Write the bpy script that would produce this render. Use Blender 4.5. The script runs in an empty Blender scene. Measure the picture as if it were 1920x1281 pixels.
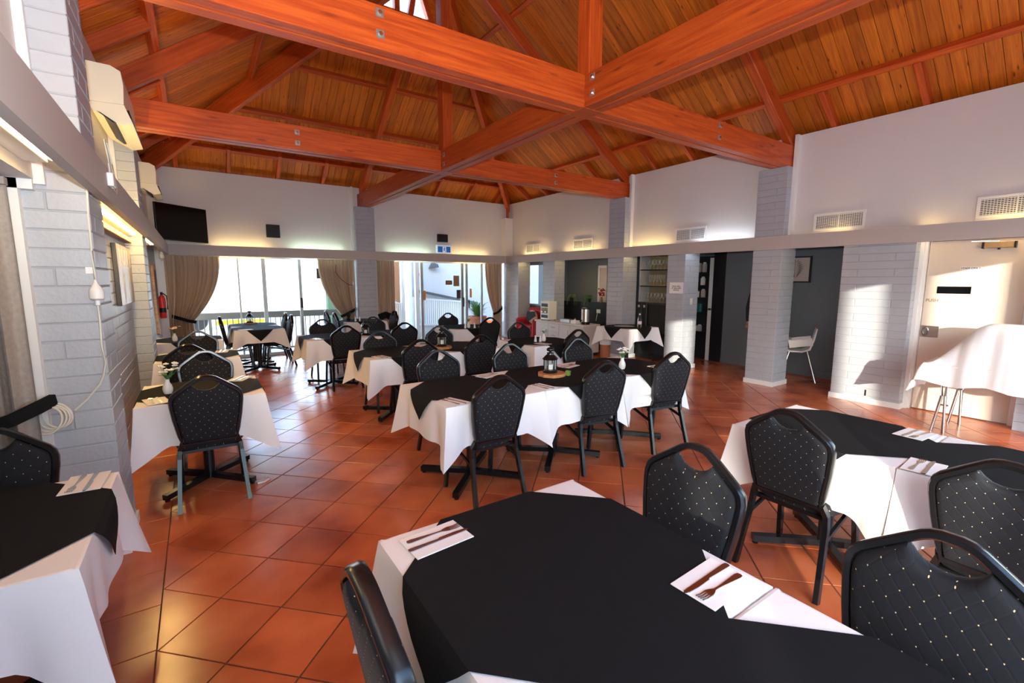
import bpy, math, random
from mathutils import Vector, Matrix

random.seed(7)
PI = math.pi
sc = bpy.context.scene
COL = sc.collection

# ---------------------------------------------------------------- camera
cam_d = bpy.data.cameras.new('camera')
cam = bpy.data.objects.new('camera', cam_d)
COL.objects.link(cam)
sc.camera = cam
YAW, PITCH, ROLL = math.radians(34.331), math.radians(7.6416), math.radians(0.098)
fw = Vector((math.sin(YAW) * math.cos(PITCH), math.cos(YAW) * math.cos(PITCH), -math.sin(PITCH)))
rt = Vector((math.cos(YAW), -math.sin(YAW), 0))
up = rt.cross(fw)
rt2 = rt * math.cos(ROLL) + up * math.sin(ROLL)
up2 = -rt * math.sin(ROLL) + up * math.cos(ROLL)
CAM = Vector((0, 0, 1.62))
cam.matrix_world = Matrix(((rt2.x, up2.x, -fw.x, CAM.x), (rt2.y, up2.y, -fw.y, CAM.y), (rt2.z, up2.z, -fw.z, CAM.z), (0, 0, 0, 1)))
cam_d.sensor_width = 36
cam_d.lens = 861.66 / 1920 * 36
cam_d.clip_start = 0.02
cam_d.clip_end = 300

# ---------------------------------------------------------------- sky, sun, exposure
SUN = Vector((0.73, 0.685, -0.161)).normalized()
world = bpy.data.worlds.new('sky')
sc.world = world
world.use_nodes = True
wn = world.node_tree
bgn = wn.nodes['Background']
sky = wn.nodes.new('ShaderNodeTexSky')
sky.sky_type = 'NISHITA'
sky.sun_disc = False
sky.sun_elevation = math.radians(24)
sky.sun_rotation = math.atan2(-SUN.x, -SUN.y)
sky.air_density = 1.0
sky.dust_density = 0.5
sky.ozone_density = 1.0
wn.links.new(sky.outputs[0], bgn.inputs[0])
bgn.inputs[1].default_value = 0.85
sun_d = bpy.data.lights.new('sun', 'SUN')
sun_d.energy = 4.4
sun_d.angle = math.radians(0.6)
sun_d.color = (1.0, 0.90, 0.77)
sun_o = bpy.data.objects.new('sun', sun_d)
COL.objects.link(sun_o)
sun_o.location = (-20, -20, 12)
sun_o.rotation_euler = SUN.to_track_quat('-Z', 'Y').to_euler()
sc.view_settings.view_transform = 'Standard'
sc.view_settings.look = 'None'
sc.view_settings.exposure = 1.22
sc.view_settings.gamma = 1.0
sc.view_settings.use_curve_mapping = False
sc.cycles.use_denoising = True
sc.cycles.max_bounces = 12
sc.cycles.diffuse_bounces = 6
sc.cycles.transparent_max_bounces = 24
sc.cycles.sample_clamp_indirect = 6.0

# the photographer's flash on the camera's hot shoe, tilted up at the timber ceiling
fl_d = bpy.data.lights.new('camera_flash', 'SPOT')
fl_d.energy = 270
fl_d.spot_size = math.radians(165)
fl_d.spot_blend = 0.8
fl_d.shadow_soft_size = 0.03
fl_d.color = (0.90, 0.95, 1.0)
fl_o = bpy.data.objects.new('camera_flash', fl_d)
COL.objects.link(fl_o)
fl_o.location = CAM + Vector((-0.02, -0.02, 0.19))
fl_o.rotation_euler = Vector((math.sin(YAW), math.cos(YAW), 1.25)).to_track_quat('-Z', 'Y').to_euler()

# ---------------------------------------------------------------- helpers
class MB:
    """collects shapes into one mesh"""
    def __init__(s):
        s.v, s.f = [], []
    def add(s, vs, fs):
        n = len(s.v)
        s.v += [tuple(v) for v in vs]
        s.f += [tuple(i + n for i in f) for f in fs]
        return s
    def box(s, x0, x1, y0, y1, z0, z1):
        return s.add([(x0, y0, z0), (x1, y0, z0), (x1, y1, z0), (x0, y1, z0), (x0, y0, z1), (x1, y0, z1), (x1, y1, z1), (x0, y1, z1)],
                     [(3, 2, 1, 0), (4, 5, 6, 7), (0, 1, 5, 4), (1, 2, 6, 5), (2, 3, 7, 6), (3, 0, 4, 7)])
    def cbox(s, x0, x1, y0, y1, z0, z1, b):
        """box with chamfered edges"""
        vs, fs = [], []
        X, Y, Z = (x0, x1), (y0, y1), (z0, z1)
        idx = {}
        for i in (0, 1):
            for j in (0, 1):
                for k in (0, 1):
                    sx, sy, sz = (1, -1)[i], (1, -1)[j], (1, -1)[k]
                    for a in range(3):
                        p = [X[i] + sx * b, Y[j] + sy * b, Z[k] + sz * b]
                        p[a] = (X[i], Y[j], Z[k])[a]
                        idx[i, j, k, a] = len(vs)
                        vs.append(p)
        for a in range(3):
            o = [(0, 0), (1, 0), (1, 1), (0, 1)]
            for e in (0, 1):
                q = []
                for (m, n) in o:
                    t = [0, 0, 0]
                    t[a] = e
                    t[(a + 1) % 3] = m
                    t[(a + 2) % 3] = n
                    q.append(idx[t[0], t[1], t[2], a])
                fs.append(q if e else q[::-1])
        for a in range(3):
            b1, c1 = (a + 1) % 3, (a + 2) % 3
            for m in (0, 1):
                for n in (0, 1):
                    t0, t1 = [0, 0, 0], [0, 0, 0]
                    t1[a] = 1
                    t0[b1] = t1[b1] = m
                    t0[c1] = t1[c1] = n
                    q = [idx[(*t0, b1)], idx[(*t1, b1)], idx[(*t1, c1)], idx[(*t0, c1)]]
                    fs.append(q if (m + n) % 2 == 0 else q[::-1])
        for i in (0, 1):
            for j in (0, 1):
                for k in (0, 1):
                    q = [idx[i, j, k, 0], idx[i, j, k, 1], idx[i, j, k, 2]]
                    fs.append(q if (i + j + k) % 2 else q[::-1])
        return s.add(vs, fs)
    def prism(s, poly, a0, a1, axis='z'):
        """extrude a 2-D polygon along an axis"""
        def P(p, h):
            return {'z': (p[0], p[1], h), 'y': (p[0], h, p[1]), 'x': (h, p[0], p[1])}[axis]
        n = len(poly)
        vs = [P(p, a0) for p in poly] + [P(p, a1) for p in poly]
        fs = [tuple(range(n))[::-1], tuple(range(n, 2 * n))] + [(i, (i + 1) % n, n + (i + 1) % n, n + i) for i in range(n)]
        return s.add(vs, fs)
    def sweep(s, path, sec, closed=False, upv=(0, 0, 1), scale=None):
        """carry a 2-D section (side, up) along a path"""
        path = [Vector(p) for p in path]
        n, m = len(path), len(sec)
        vs = []
        U = Vector(upv)
        for i, p in enumerate(path):
            a = path[(i - 1) % n] if closed or i > 0 else p
            b = path[(i + 1) % n] if closed or i < n - 1 else p
            t = (b - a).normalized()
            side = t.cross(U)
            if side.length < 1e-4:
                side = t.cross(Vector((1, 0, 0)))
                if side.length < 1e-4:
                    side = t.cross(Vector((0, 1, 0)))
            side.normalize()
            u2 = side.cross(t).normalized()
            k = scale[i] if scale else 1
            for (q, r) in sec:
                vs.append(p + side * q * k + u2 * r * k)
        fs = []
        for i in range(n if closed else n - 1):
            j = (i + 1) % n
            for k in range(m):
                l = (k + 1) % m
                fs.append((i * m + k, j * m + k, j * m + l, i * m + l))
        if not closed:
            fs.append(tuple(range(m)))
            fs.append(tuple(range((n - 1) * m, n * m))[::-1])
        return s.add(vs, fs)
    def tube(s, path, r, n=8, closed=False, scale=None, upv=(0, 0, 1)):
        return s.sweep(path, [(math.cos(2 * PI * k / n) * r, math.sin(2 * PI * k / n) * r) for k in range(n)], closed, upv, scale)
    def bar(s, p, q, w, h, upv=(0, 0, 1)):
        return s.sweep([p, q], [(-w / 2, -h / 2), (w / 2, -h / 2), (w / 2, h / 2), (-w / 2, h / 2)], False, upv)
    def lathe(s, prof, n=16, c=(0, 0, 0)):
        vs, fs = [], []
        for (r, z) in prof:
            for k in range(n):
                a = 2 * PI * k / n
                vs.append((c[0] + r * math.cos(a), c[1] + r * math.sin(a), c[2] + z))
        for i in range(len(prof) - 1):
            for k in range(n):
                l = (k + 1) % n
                fs.append((i * n + k, i * n + l, (i + 1) * n + l, (i + 1) * n + k))
        if prof[0][0] > 1e-5:
            fs.append(tuple(range(n))[::-1])
        if prof[-1][0] > 1e-5:
            fs.append(tuple(range((len(prof) - 1) * n, len(prof) * n)))
        return s.add(vs, fs)
    def grid(s, P, closed_u=False):
        """P[i][j] points"""
        n, m = len(P), len(P[0])
        vs = [p for row in P for p in row]
        fs = []
        for i in range(n if closed_u else n - 1):
            for j in range(m - 1):
                i2 = (i + 1) % n
                fs.append((i * m + j, i2 * m + j, i2 * m + j + 1, i * m + j + 1))
        return s.add(vs, fs)
    def ball(s, c, rx, ry=None, rz=None, n=10, m=7):
        ry = ry or rx
        rz = rz or rx
        P = []
        for i in range(m + 1):
            t = PI * i / m
            P.append((math.sin(t), -math.cos(t)))
        vs, fs = [], []
        for (r, z) in P:
            for k in range(n):
                a = 2 * PI * k / n
                vs.append((c[0] + rx * r * math.cos(a), c[1] + ry * r * math.sin(a), c[2] + rz * z))
        for i in range(m):
            for k in range(n):
                l = (k + 1) % n
                fs.append((i * n + k, i * n + l, (i + 1) * n + l, (i + 1) * n + k))
        return s.add(vs, fs)
    def mesh(s, name, mat, smooth=None):
        me = bpy.data.meshes.new(name)
        me.from_pydata(s.v, [], s.f)
        me.validate()
        me.materials.append(M[mat])
        if smooth:
            me.shade_smooth()
            me.set_sharp_from_angle(angle=math.radians(smooth))
        return me
    def build(s, name, mat, parent=None, smooth=None, loc=None, rot=None):
        return link(name, s.mesh(name, mat, smooth), parent, loc, rot)

def link(name, me, parent=None, loc=None, rot=None):
    o = bpy.data.objects.new(name, me)
    COL.objects.link(o)
    if parent is not None:
        o.parent = parent
    if loc is not None:
        o.location = loc
    if rot is not None:
        o.rotation_euler = rot
    return o

def tag(o, label, cat, group=None):
    o['label'] = label
    o['category'] = cat
    if group:
        o['group'] = group
    return o

def thing(name, label, cat, loc=(0, 0, 0), rz=0.0, group=None):
    o = bpy.data.objects.new(name, None)
    COL.objects.link(o)
    o.location = loc
    o.rotation_euler = (0, 0, rz)
    o.empty_display_size = 0.1
    return tag(o, label, cat, group)

def struct(name, label=None, loc=(0, 0, 0)):
    o = bpy.data.objects.new(name, None)
    COL.objects.link(o)
    o.location = loc
    o['kind'] = 'structure'
    if label:
        o['label'] = label
    return o

def smesh(name, mb, mat, label=None, smooth=None):
    o = mb.build(name, mat, None, smooth)
    o['kind'] = 'structure'
    if label:
        o['label'] = label
    return o

def copy_tree(o, loc, rz, label, parent=None):
    r = o.copy()
    COL.objects.link(r)
    r.location = loc
    r.rotation_euler = (0, 0, rz)
    r['label'] = label
    for ch in KIDS.get(o.name, []):
        c = ch.copy()
        COL.objects.link(c)
        c.parent = r
        for g in KIDS.get(ch.name, []):
            d = g.copy()
            COL.objects.link(d)
            d.parent = c
    return r

KIDS = {}
def remember(o):
    for ob in list(COL.objects):
        if ob.parent is not None:
            KIDS.setdefault(ob.parent.name, [])
            if ob not in KIDS[ob.parent.name]:
                KIDS[ob.parent.name].append(ob)
    return o

# ---------------------------------------------------------------- materials
M = {}
def nt(name):
    m = bpy.data.materials.new(name)
    m.use_nodes = True
    t = m.node_tree
    M[name] = m
    return t, t.nodes['Principled BSDF'], t.nodes.new, t.links.new

def plain(name, col, rough=0.6, metal=0.0, spec=0.5, bump=0.0, bscale=60.0, vary=0.0, vscale=4.0, emit=None, estr=0.0, alpha=None, coat=0.0):
    t, p, N, L = nt(name)
    p.inputs['Base Color'].default_value = (*col, 1)
    p.inputs['Roughness'].default_value = rough
    p.inputs['Metallic'].default_value = metal
    p.inputs['Specular IOR Level'].default_value = spec
    if coat:
        p.inputs['Coat Weight'].default_value = coat
        p.inputs['Coat Roughness'].default_value = 0.15
    if emit:
        p.inputs['Emission Color'].default_value = (*emit, 1)
        p.inputs['Emission Strength'].default_value = estr
    tc = N('ShaderNodeTexCoord')
    if vary:
        n = N('ShaderNodeTexNoise')
        n.inputs['Scale'].default_value = vscale
        n.inputs['Detail'].default_value = 5
        L(tc.outputs['Object'], n.inputs['Vector'])
        mx = N('ShaderNodeMix')
        mx.data_type = 'RGBA'
        mx.inputs[6].default_value = (*[c * (1 - vary) for c in col], 1)
        mx.inputs[7].default_value = (*[min(1, c * (1 + vary)) for c in col], 1)
        L(n.outputs['Fac'], mx.inputs[0])
        L(mx.outputs[2], p.inputs['Base Color'])
    if bump:
        n2 = N('ShaderNodeTexNoise')
        n2.inputs['Scale'].default_value = bscale
        n2.inputs['Detail'].default_value = 3
        L(tc.outputs['Object'], n2.inputs['Vector'])
        b = N('ShaderNodeBump')
        b.inputs['Strength'].default_value = bump
        b.inputs['Distance'].default_value = 0.01
        L(n2.outputs['Fac'], b.inputs['Height'])
        L(b.outputs[0], p.inputs['Normal'])
    return M[name]

def wood(name, ca, cb, ck, rough=0.45, knots=0.5, kscale=(0.9, 7.0, 7.0)):
    """grain along the object's own x axis, its own shift and tint for each object"""
    t, p, N, L = nt(name)
    tc, oi = N('ShaderNodeTexCoord'), N('ShaderNodeObjectInfo')
    ad = N('ShaderNodeVectorMath')
    ad.operation = 'ADD'
    cm = N('ShaderNodeCombineXYZ')
    mu = N('ShaderNodeMath')
    mu.operation = 'MULTIPLY'
    mu.inputs[1].default_value = 37.0
    L(oi.outputs['Random'], mu.inputs[0])
    for i in range(3):
        L(mu.outputs[0], cm.inputs[i])
    L(tc.outputs['Object'], ad.inputs[0])
    L(cm.outputs[0], ad.inputs[1])
    mp = N('ShaderNodeMapping')
    mp.inputs['Scale'].default_value = (1.2, 22, 22)
    L(ad.outputs[0], mp.inputs[0])
    n = N('ShaderNodeTexNoise')
    n.inputs['Scale'].default_value = 1.6
    n.inputs['Detail'].default_value = 6
    n.inputs['Distortion'].default_value = 0.6
    L(mp.outputs[0], n.inputs['Vector'])
    r = N('ShaderNodeValToRGB')
    r.color_ramp.elements[0].color = (*ca, 1)
    r.color_ramp.elements[0].position = 0.3
    r.color_ramp.elements[1].color = (*cb, 1)
    r.color_ramp.elements[1].position = 0.72
    L(n.outputs['Fac'], r.inputs[0])
    mk = N('ShaderNodeMapping')
    mk.inputs['Scale'].default_value = kscale
    L(ad.outputs[0], mk.inputs[0])
    vo = N('ShaderNodeTexVoronoi')
    vo.inputs['Scale'].default_value = 2.2
    L(mk.outputs[0], vo.inputs['Vector'])
    kr = N('ShaderNodeValToRGB')
    kr.color_ramp.elements[0].position = 0.05
    kr.color_ramp.elements[0].color = (1, 1, 1, 1)
    kr.color_ramp.elements[1].position = 0.16
    kr.color_ramp.elements[1].color = (0, 0, 0, 1)
    L(vo.outputs['Distance'], kr.inputs[0])
    km = N('ShaderNodeMath')
    km.operation = 'MULTIPLY'
    km.inputs[1].default_value = knots
    L(kr.outputs[0], km.inputs[0])
    mx = N('ShaderNodeMix')
    mx.data_type = 'RGBA'
    L(km.outputs[0], mx.inputs[0])
    L(r.outputs[0], mx.inputs[6])
    mx.inputs[7].default_value = (*ck, 1)
    hs = N('ShaderNodeHueSaturation')
    mr = N('ShaderNodeMapRange')
    mr.inputs[3].default_value = 0.78
    mr.inputs[4].default_value = 1.18
    L(oi.outputs['Random'], mr.inputs[0])
    L(mr.outputs[0], hs.inputs['Value'])
    L(mx.outputs[2], hs.inputs['Color'])
    L(hs.outputs[0], p.inputs['Base Color'])
    p.inputs['Roughness'].default_value = rough
    b = N('ShaderNodeBump')
    b.inputs['Strength'].default_value = 0.15
    b.inputs['Distance'].default_value = 0.004
    L(n.outputs['Fac'], b.inputs['Height'])
    L(b.outputs[0], p.inputs['Normal'])

def tile_mat(name):
    t, p, N, L = nt(name)
    tc, oi = N('ShaderNodeTexCoord'), N('ShaderNodeObjectInfo')
    geo = N('ShaderNodeNewGeometry')
    n = N('ShaderNodeTexNoise')
    n.inputs['Scale'].default_value = 2.6
    n.inputs['Detail'].default_value = 2.5
    n.inputs['Roughness'].default_value = 0.45
    L(geo.outputs['Position'], n.inputs['Vector'])
    r = N('ShaderNodeValToRGB')
    e = r.color_ramp.elements
    e[0].position, e[0].color = 0.30, (0.34, 0.066, 0.024, 1)
    e[1].position, e[1].color = 0.70, (0.64, 0.180, 0.070, 1)
    m = e.new(0.48)
    m.color = (0.53, 0.130, 0.048, 1)
    L(n.outputs['Fac'], r.inputs[0])
    hs = N('ShaderNodeHueSaturation')
    mr = N('ShaderNodeMapRange')
    mr.inputs[3].default_value = 0.88
    mr.inputs[4].default_value = 1.14
    L(oi.outputs['Random'], mr.inputs[0])
    L(mr.outputs[0], hs.inputs['Value'])
    L(r.outputs[0], hs.inputs['Color'])
    L(hs.outputs[0], p.inputs['Base Color'])
    n2 = N('ShaderNodeTexNoise')
    n2.inputs['Scale'].default_value = 4
    n2.inputs['Detail'].default_value = 1
    L(geo.outputs['Position'], n2.inputs['Vector'])
    m2 = N('ShaderNodeMapRange')
    m2.inputs[3].default_value = 0.19
    m2.inputs[4].default_value = 0.27
    p.inputs['Specular IOR Level'].default_value = 0.7
    L(n2.outputs['Fac'], m2.inputs[0])
    L(m2.outputs[0], p.inputs['Roughness'])
    b = N('ShaderNodeBump')
    b.inputs['Strength'].default_value = 0.015
    b.inputs['Distance'].default_value = 0.01
    L(n2.outputs['Fac'], b.inputs['Height'])
    L(b.outputs[0], p.inputs['Normal'])

def dots_mat(name, base, dot, pitch=0.052, r=0.045):
    """quilted upholstery with woven pale dots where the stitch lines cross"""
    t, p, N, L = nt(name)
    tc = N('ShaderNodeTexCoord')
    sx = N('ShaderNodeSeparateXYZ')
    L(tc.outputs['Object'], sx.inputs[0])
    def ma(op, a, b=None, c=None):
        n = N('ShaderNodeMath')
        n.operation = op
        for i, v in enumerate((a, b, c)):
            if v is None:
                continue
            if isinstance(v, (int, float)):
                n.inputs[i].default_value = v
            else:
                L(v, n.inputs[i])
        return n.outputs[0]
    q = ma('ADD', sx.outputs[1], sx.outputs[2])
    a = ma('MULTIPLY', ma('ADD', sx.outputs[0], q), 1 / pitch)
    b = ma('MULTIPLY', ma('SUBTRACT', sx.outputs[0], q), 1 / pitch)
    fa = ma('ABSOLUTE', ma('SUBTRACT', ma('FRACT', ma('ADD', a, 50.0)), 0.5))
    fb = ma('ABSOLUTE', ma('SUBTRACT', ma('FRACT', ma('ADD', b, 50.0)), 0.5))
    d = ma('SQRT', ma('ADD', ma('MULTIPLY', fa, fa), ma('MULTIPLY', fb, fb)))
    isdot = ma('LESS_THAN', d, r)
    mx = N('ShaderNodeMix')
    mx.data_type = 'RGBA'
    mx.inputs[6].default_value = (*base, 1)
    mx.inputs[7].default_value = (*dot, 1)
    L(isdot, mx.inputs[0])
    L(mx.outputs[2], p.inputs['Base Color'])
    p.inputs['Roughness'].default_value = 0.75
    p.inputs['Sheen Weight'].default_value = 0.06
    p.inputs['Specular IOR Level'].default_value = 0.2
    p.inputs['Sheen Roughness'].default_value = 0.4
    ln = ma('MINIMUM', ma('MINIMUM', fa, fb), 0.10)
    b2 = N('ShaderNodeBump')
    b2.inputs['Strength'].default_value = 0.5
    b2.inputs['Distance'].default_value = 0.012
    L(ln, b2.inputs['Height'])
    L(b2.outputs[0], p.inputs['Normal'])

def glass(name, tint=(1, 1, 1), refl=0.12):
    m = bpy.data.materials.new(name)
    m.use_nodes = True
    t = m.node_tree
    for n in list(t.nodes):
        if n.type == 'BSDF_PRINCIPLED':
            t.nodes.remove(n)
    out = [n for n in t.nodes if n.type == 'OUTPUT_MATERIAL'][0]
    tr, gl, mx = t.nodes.new('ShaderNodeBsdfTransparent'), t.nodes.new('ShaderNodeBsdfGlossy'), t.nodes.new('ShaderNodeMixShader')
    tr.inputs[0].default_value = (*tint, 1)
    gl.inputs['Roughness'].default_value = 0.03
    lw = t.nodes.new('ShaderNodeLayerWeight')
    lw.inputs[0].default_value = refl
    t.links.new(lw.outputs['Facing'], mx.inputs[0])
    t.links.new(tr.outputs[0], mx.inputs[1])
    t.links.new(gl.outputs[0], mx.inputs[2])
    t.links.new(mx.outputs[0], out.inputs[0])
    M[name] = m

wood('beam_wood', (0.38, 0.046, 0.007), (0.62, 0.112, 0.015), (0.14, 0.018, 0.004), 0.42, 0.7, (0.9, 4.0, 4.0))
wood('board_wood', (0.42, 0.088, 0.006), (0.70, 0.195, 0.011), (0.05, 0.012, 0.004), 0.5, 0.9, (1.6, 6.5, 6.5))
wood('tray_wood', (0.35, 0.14, 0.05), (0.55, 0.25, 0.10), (0.1, 0.04, 0.02), 0.6, 0.3)
wood('carved_wood', (0.35, 0.20, 0.12), (0.62, 0.42, 0.28), (0.15, 0.07, 0.04), 0.6, 0.3)
tile_mat('terracotta')
plain('grout', (0.13, 0.075, 0.045), 0.85)
plain('brick_paint', (0.42, 0.44, 0.475), 0.45, bump=0.25, bscale=45, vary=0.06, vscale=5)
plain('joint_paint', (0.38, 0.40, 0.43), 0.7)
plain('plaster', (0.70, 0.675, 0.66), 0.7, vary=0.02)
plain('trim_white', (0.80, 0.79, 0.77), 0.4)
plain('bulkhead_paint', (0.50, 0.445, 0.405), 0.5, bump=0.08, bscale=30)
plain('dark_wall', (0.155, 0.18, 0.20), 0.6, vary=0.05)
plain('black_paint', (0.012, 0.012, 0.014), 0.45)
plain('bar_black', (0.008, 0.008, 0.009), 0.6)
plain('black_metal', (0.008, 0.008, 0.009), 0.22, spec=0.4)
plain('black_plastic', (0.009, 0.009, 0.010), 0.35, spec=0.3)
plain('screen_black', (0.003, 0.003, 0.004), 0.1, spec=0.3)
plain('cloth_white', (0.82, 0.80, 0.79), 0.85, bump=0.12, bscale=14)
plain('cloth_black', (0.009, 0.009, 0.010), 0.85, spec=0.15, bump=0.2, bscale=350)
plain('paper', (0.85, 0.82, 0.80), 0.7)
plain('steel', (0.62, 0.60, 0.58), 0.22, 1.0)
plain('brushed_steel', (0.55, 0.50, 0.46), 0.34, 1.0)
plain('galv', (0.42, 0.44, 0.43), 0.45, 0.8)
plain('white_plastic', (0.78, 0.77, 0.74), 0.4)
plain('cream_plastic', (0.80, 0.78, 0.66), 0.35)
plain('cord_white', (0.72, 0.70, 0.60), 0.5)
plain('cabinet_white', (0.66, 0.61, 0.55), 0.5)
plain('ceramic', (0.84, 0.82, 0.80), 0.2)
plain('leaf', (0.07, 0.18, 0.045), 0.5, vary=0.3, vscale=9)
plain('leaf_pale', (0.20, 0.30, 0.05), 0.5, vary=0.2)
plain('leaf_dark', (0.012, 0.030, 0.012), 0.5)
plain('petal_white', (0.85, 0.82, 0.74), 0.6)
plain('petal_pink', (0.75, 0.50, 0.44), 0.6)
plain('petal_red', (0.35, 0.02, 0.04), 0.6)
plain('terracotta_pot', (0.42, 0.12, 0.06), 0.7)
plain('red_leather', (0.42, 0.012, 0.022), 0.35)
plain('red_paint', (0.5, 0.02, 0.02), 0.35)
plain('cushion', (0.55, 0.45, 0.28), 0.8)
plain('cushion_dark', (0.03, 0.03, 0.035), 0.8)
plain('curtain_beige', (0.54, 0.42, 0.31), 0.8, bump=0.3, bscale=120, vary=0.08, vscale=18)
plain('curtain_pattern', (0.36, 0.31, 0.27), 0.75, bump=0.3, bscale=60, vary=0.25, vscale=45)
plain('concrete', (0.20, 0.18, 0.145), 0.85, vary=0.1, vscale=1.5)
plain('asphalt', (0.60, 0.58, 0.55), 0.9, vary=0.06)
plain('shaded_wall', (0.40, 0.41, 0.43), 0.8)  # darker copy of the white wall, its shade put into the colour
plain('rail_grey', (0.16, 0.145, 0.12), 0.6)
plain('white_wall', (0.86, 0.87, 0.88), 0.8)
plain('yellow_paint', (0.75, 0.52, 0.02), 0.6)
plain('orange_plastic', (0.75, 0.16, 0.02), 0.5)
plain('orange_sticker', (0.75, 0.30, 0.04), 0.5)
plain('brown_sign', (0.25, 0.17, 0.11), 0.6)
plain('dark_sign', (0.05, 0.05, 0.055), 0.5)
plain('wood_post', (0.32, 0.15, 0.07), 0.6)
plain('garden_green', (0.05, 0.10, 0.05), 0.9, vary=0.5, vscale=1.2)
plain('sign_blue', (0.01, 0.12, 0.42), 0.4, emit=(0.01, 0.14, 0.5), estr=0.15)
plain('sign_white', (0.8, 0.85, 0.9), 0.4, emit=(0.7, 0.8, 1.0), estr=0.12)
plain('door_cream', (0.66, 0.565, 0.48), 0.5)
plain('ink', (0.02, 0.02, 0.02), 0.6)
plain('brass', (0.55, 0.36, 0.12), 0.3, 1.0)
plain('closer_bronze', (0.42, 0.27, 0.14), 0.35, 0.6)
plain('skin', (0.42, 0.22, 0.15), 0.55)
plain('hair', (0.012, 0.010, 0.009), 0.5)
plain('navy_clothes', (0.012, 0.013, 0.018), 0.8)
plain('hay_stuff', (0.32, 0.26, 0.15), 0.9)
plain('print_mixed', (0.42, 0.36, 0.33), 0.4, vary=0.75, vscale=9)
plain('print_leaf', (0.03, 0.05, 0.04), 0.6)
plain('mat_board', (0.58, 0.50, 0.44), 0.5)
plain('teal', (0.01, 0.16, 0.18), 0.3)
plain('tube_warm', (1, 1, 1), 0.5, emit=(1.0, 0.72, 0.30), estr=14)
plain('tube_amber', (1, 1, 1), 0.5, emit=(1.0, 0.66, 0.22), estr=45)
plain('tube_cool', (1, 1, 1), 0.5, emit=(0.72, 1.0, 0.78), estr=12)
plain('tube_white', (1, 1, 1), 0.5, emit=(0.80, 0.90, 1.0), estr=14)
dots_mat('dotted_fabric', (0.0125, 0.013, 0.0165), (0.72, 0.55, 0.28))
glass('window_glass', (0.96, 0.98, 0.97), 0.08)
glass('dimming_glass', (0.12, 0.12, 0.12), 0.08)  # dark tint added to the unseen bay panes to hold back daylight
glass('bottle_glass', (0.86, 0.93, 0.92), 0.35)
glass('stem_glass', (0.95, 0.97, 0.96), 0.55)
_t = M['stem_glass'].node_tree
_g = [n for n in _t.nodes if n.type == 'BSDF_GLOSSY'][0]
_g.inputs['Roughness'].default_value = 0.18
_d, _m = _t.nodes.new('ShaderNodeBsdfDiffuse'), _t.nodes.new('ShaderNodeMixShader')
_d.inputs[0].default_value = (0.85, 0.88, 0.86, 1)  # white mixed into the glass stands in for its bright highlights
_m.inputs[0].default_value = 0.45
_t.links.new(_g.outputs[0], _m.inputs[1])
_t.links.new(_d.outputs[0], _m.inputs[2])
_x = [n for n in _t.nodes if n.type == 'MIX_SHADER' and n != _m][0]
_t.links.new(_m.outputs[0], _x.inputs[2])

# ================================================================ the setting
def project(p):
    d = Vector(p) - CAM
    z = d.dot(fw)
    if z < 0.05:
        return None
    return (960 + 861.66 * d.dot(rt2) / z, 640.5 - 861.66 * d.dot(up2) / z)

# ---- floor: grout bed with diagonal terracotta tiles and a straight border by the left wall
floor = smesh('floor', MB().box(-1.42, 8.75, -0.75, 11.25, -0.12, -0.006), 'grout', 'terracotta tiled dining room floor')
HT = 0.2465
tl = HT * math.sqrt(2) / 2 - 0.0038
tile_full = MB().cbox(-tl, tl, -tl, tl, -0.012, 0.0, 0.0018).mesh('tile', 'terracotta')
h3 = HT - 0.004
tile_half = MB().prism([(0.003, -h3), (h3, 0), (0.003, h3)], -0.012, 0.0).mesh('half_tile', 'terracotta')
bt_ = 0.3460 / 2 - 0.0025
tile_edge = MB().cbox(-bt_, bt_, -bt_, bt_, -0.012, 0.0, 0.0018).mesh('border_tile', 'terracotta')
spots = []
for m in range(-1, 37):
    for n in range(-15, 37):
        if (m + n) % 2 == 0:
            continue
        x, y = -0.014 + m * HT, 2.627 + n * HT
        if y < -0.7 or y > 11.0 or x > 8.7:
            continue
        spots.append((x, y, 'half' if m == -1 else 'full'))
for i in range(4):
    for j in range(35):
        spots.append((-0.2605 - 0.173 - 0.346 * i, -0.55 + 0.346 * j, 'edge'))
def tile_key(s):
    q = project((s[0], s[1], 0))
    if q is None or q[0] < -60 or q[0] > 1980 or q[1] > 1400:
        return 1e6 + s[1]
    if s[2] == 'edge' and s[0] < -0.8:
        return 1e5 + s[1]
    return math.hypot(s[0], s[1])
spots.sort(key=tile_key)
rest = MB()
for k, (x, y, kind) in enumerate(spots):
    me = {'full': tile_full, 'half': tile_half, 'edge': tile_edge}[kind]
    rz = PI / 4 if kind == 'full' else 0
    if k < 299:
        link('tile', me, floor, (x, y, 0.0), (0, 0, rz))
    else:
        c, s_ = math.cos(rz), math.sin(rz)
        rest.add([(x + v.co.x * c - v.co.y * s_, y + v.co.x * s_ + v.co.y * c, v.co.z) for v in me.vertices], [tuple(p.vertices) for p in me.polygons])
rt_ = rest.build('tile_field', 'terracotta', floor)
rt_['kind'] = 'stuff'

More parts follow.
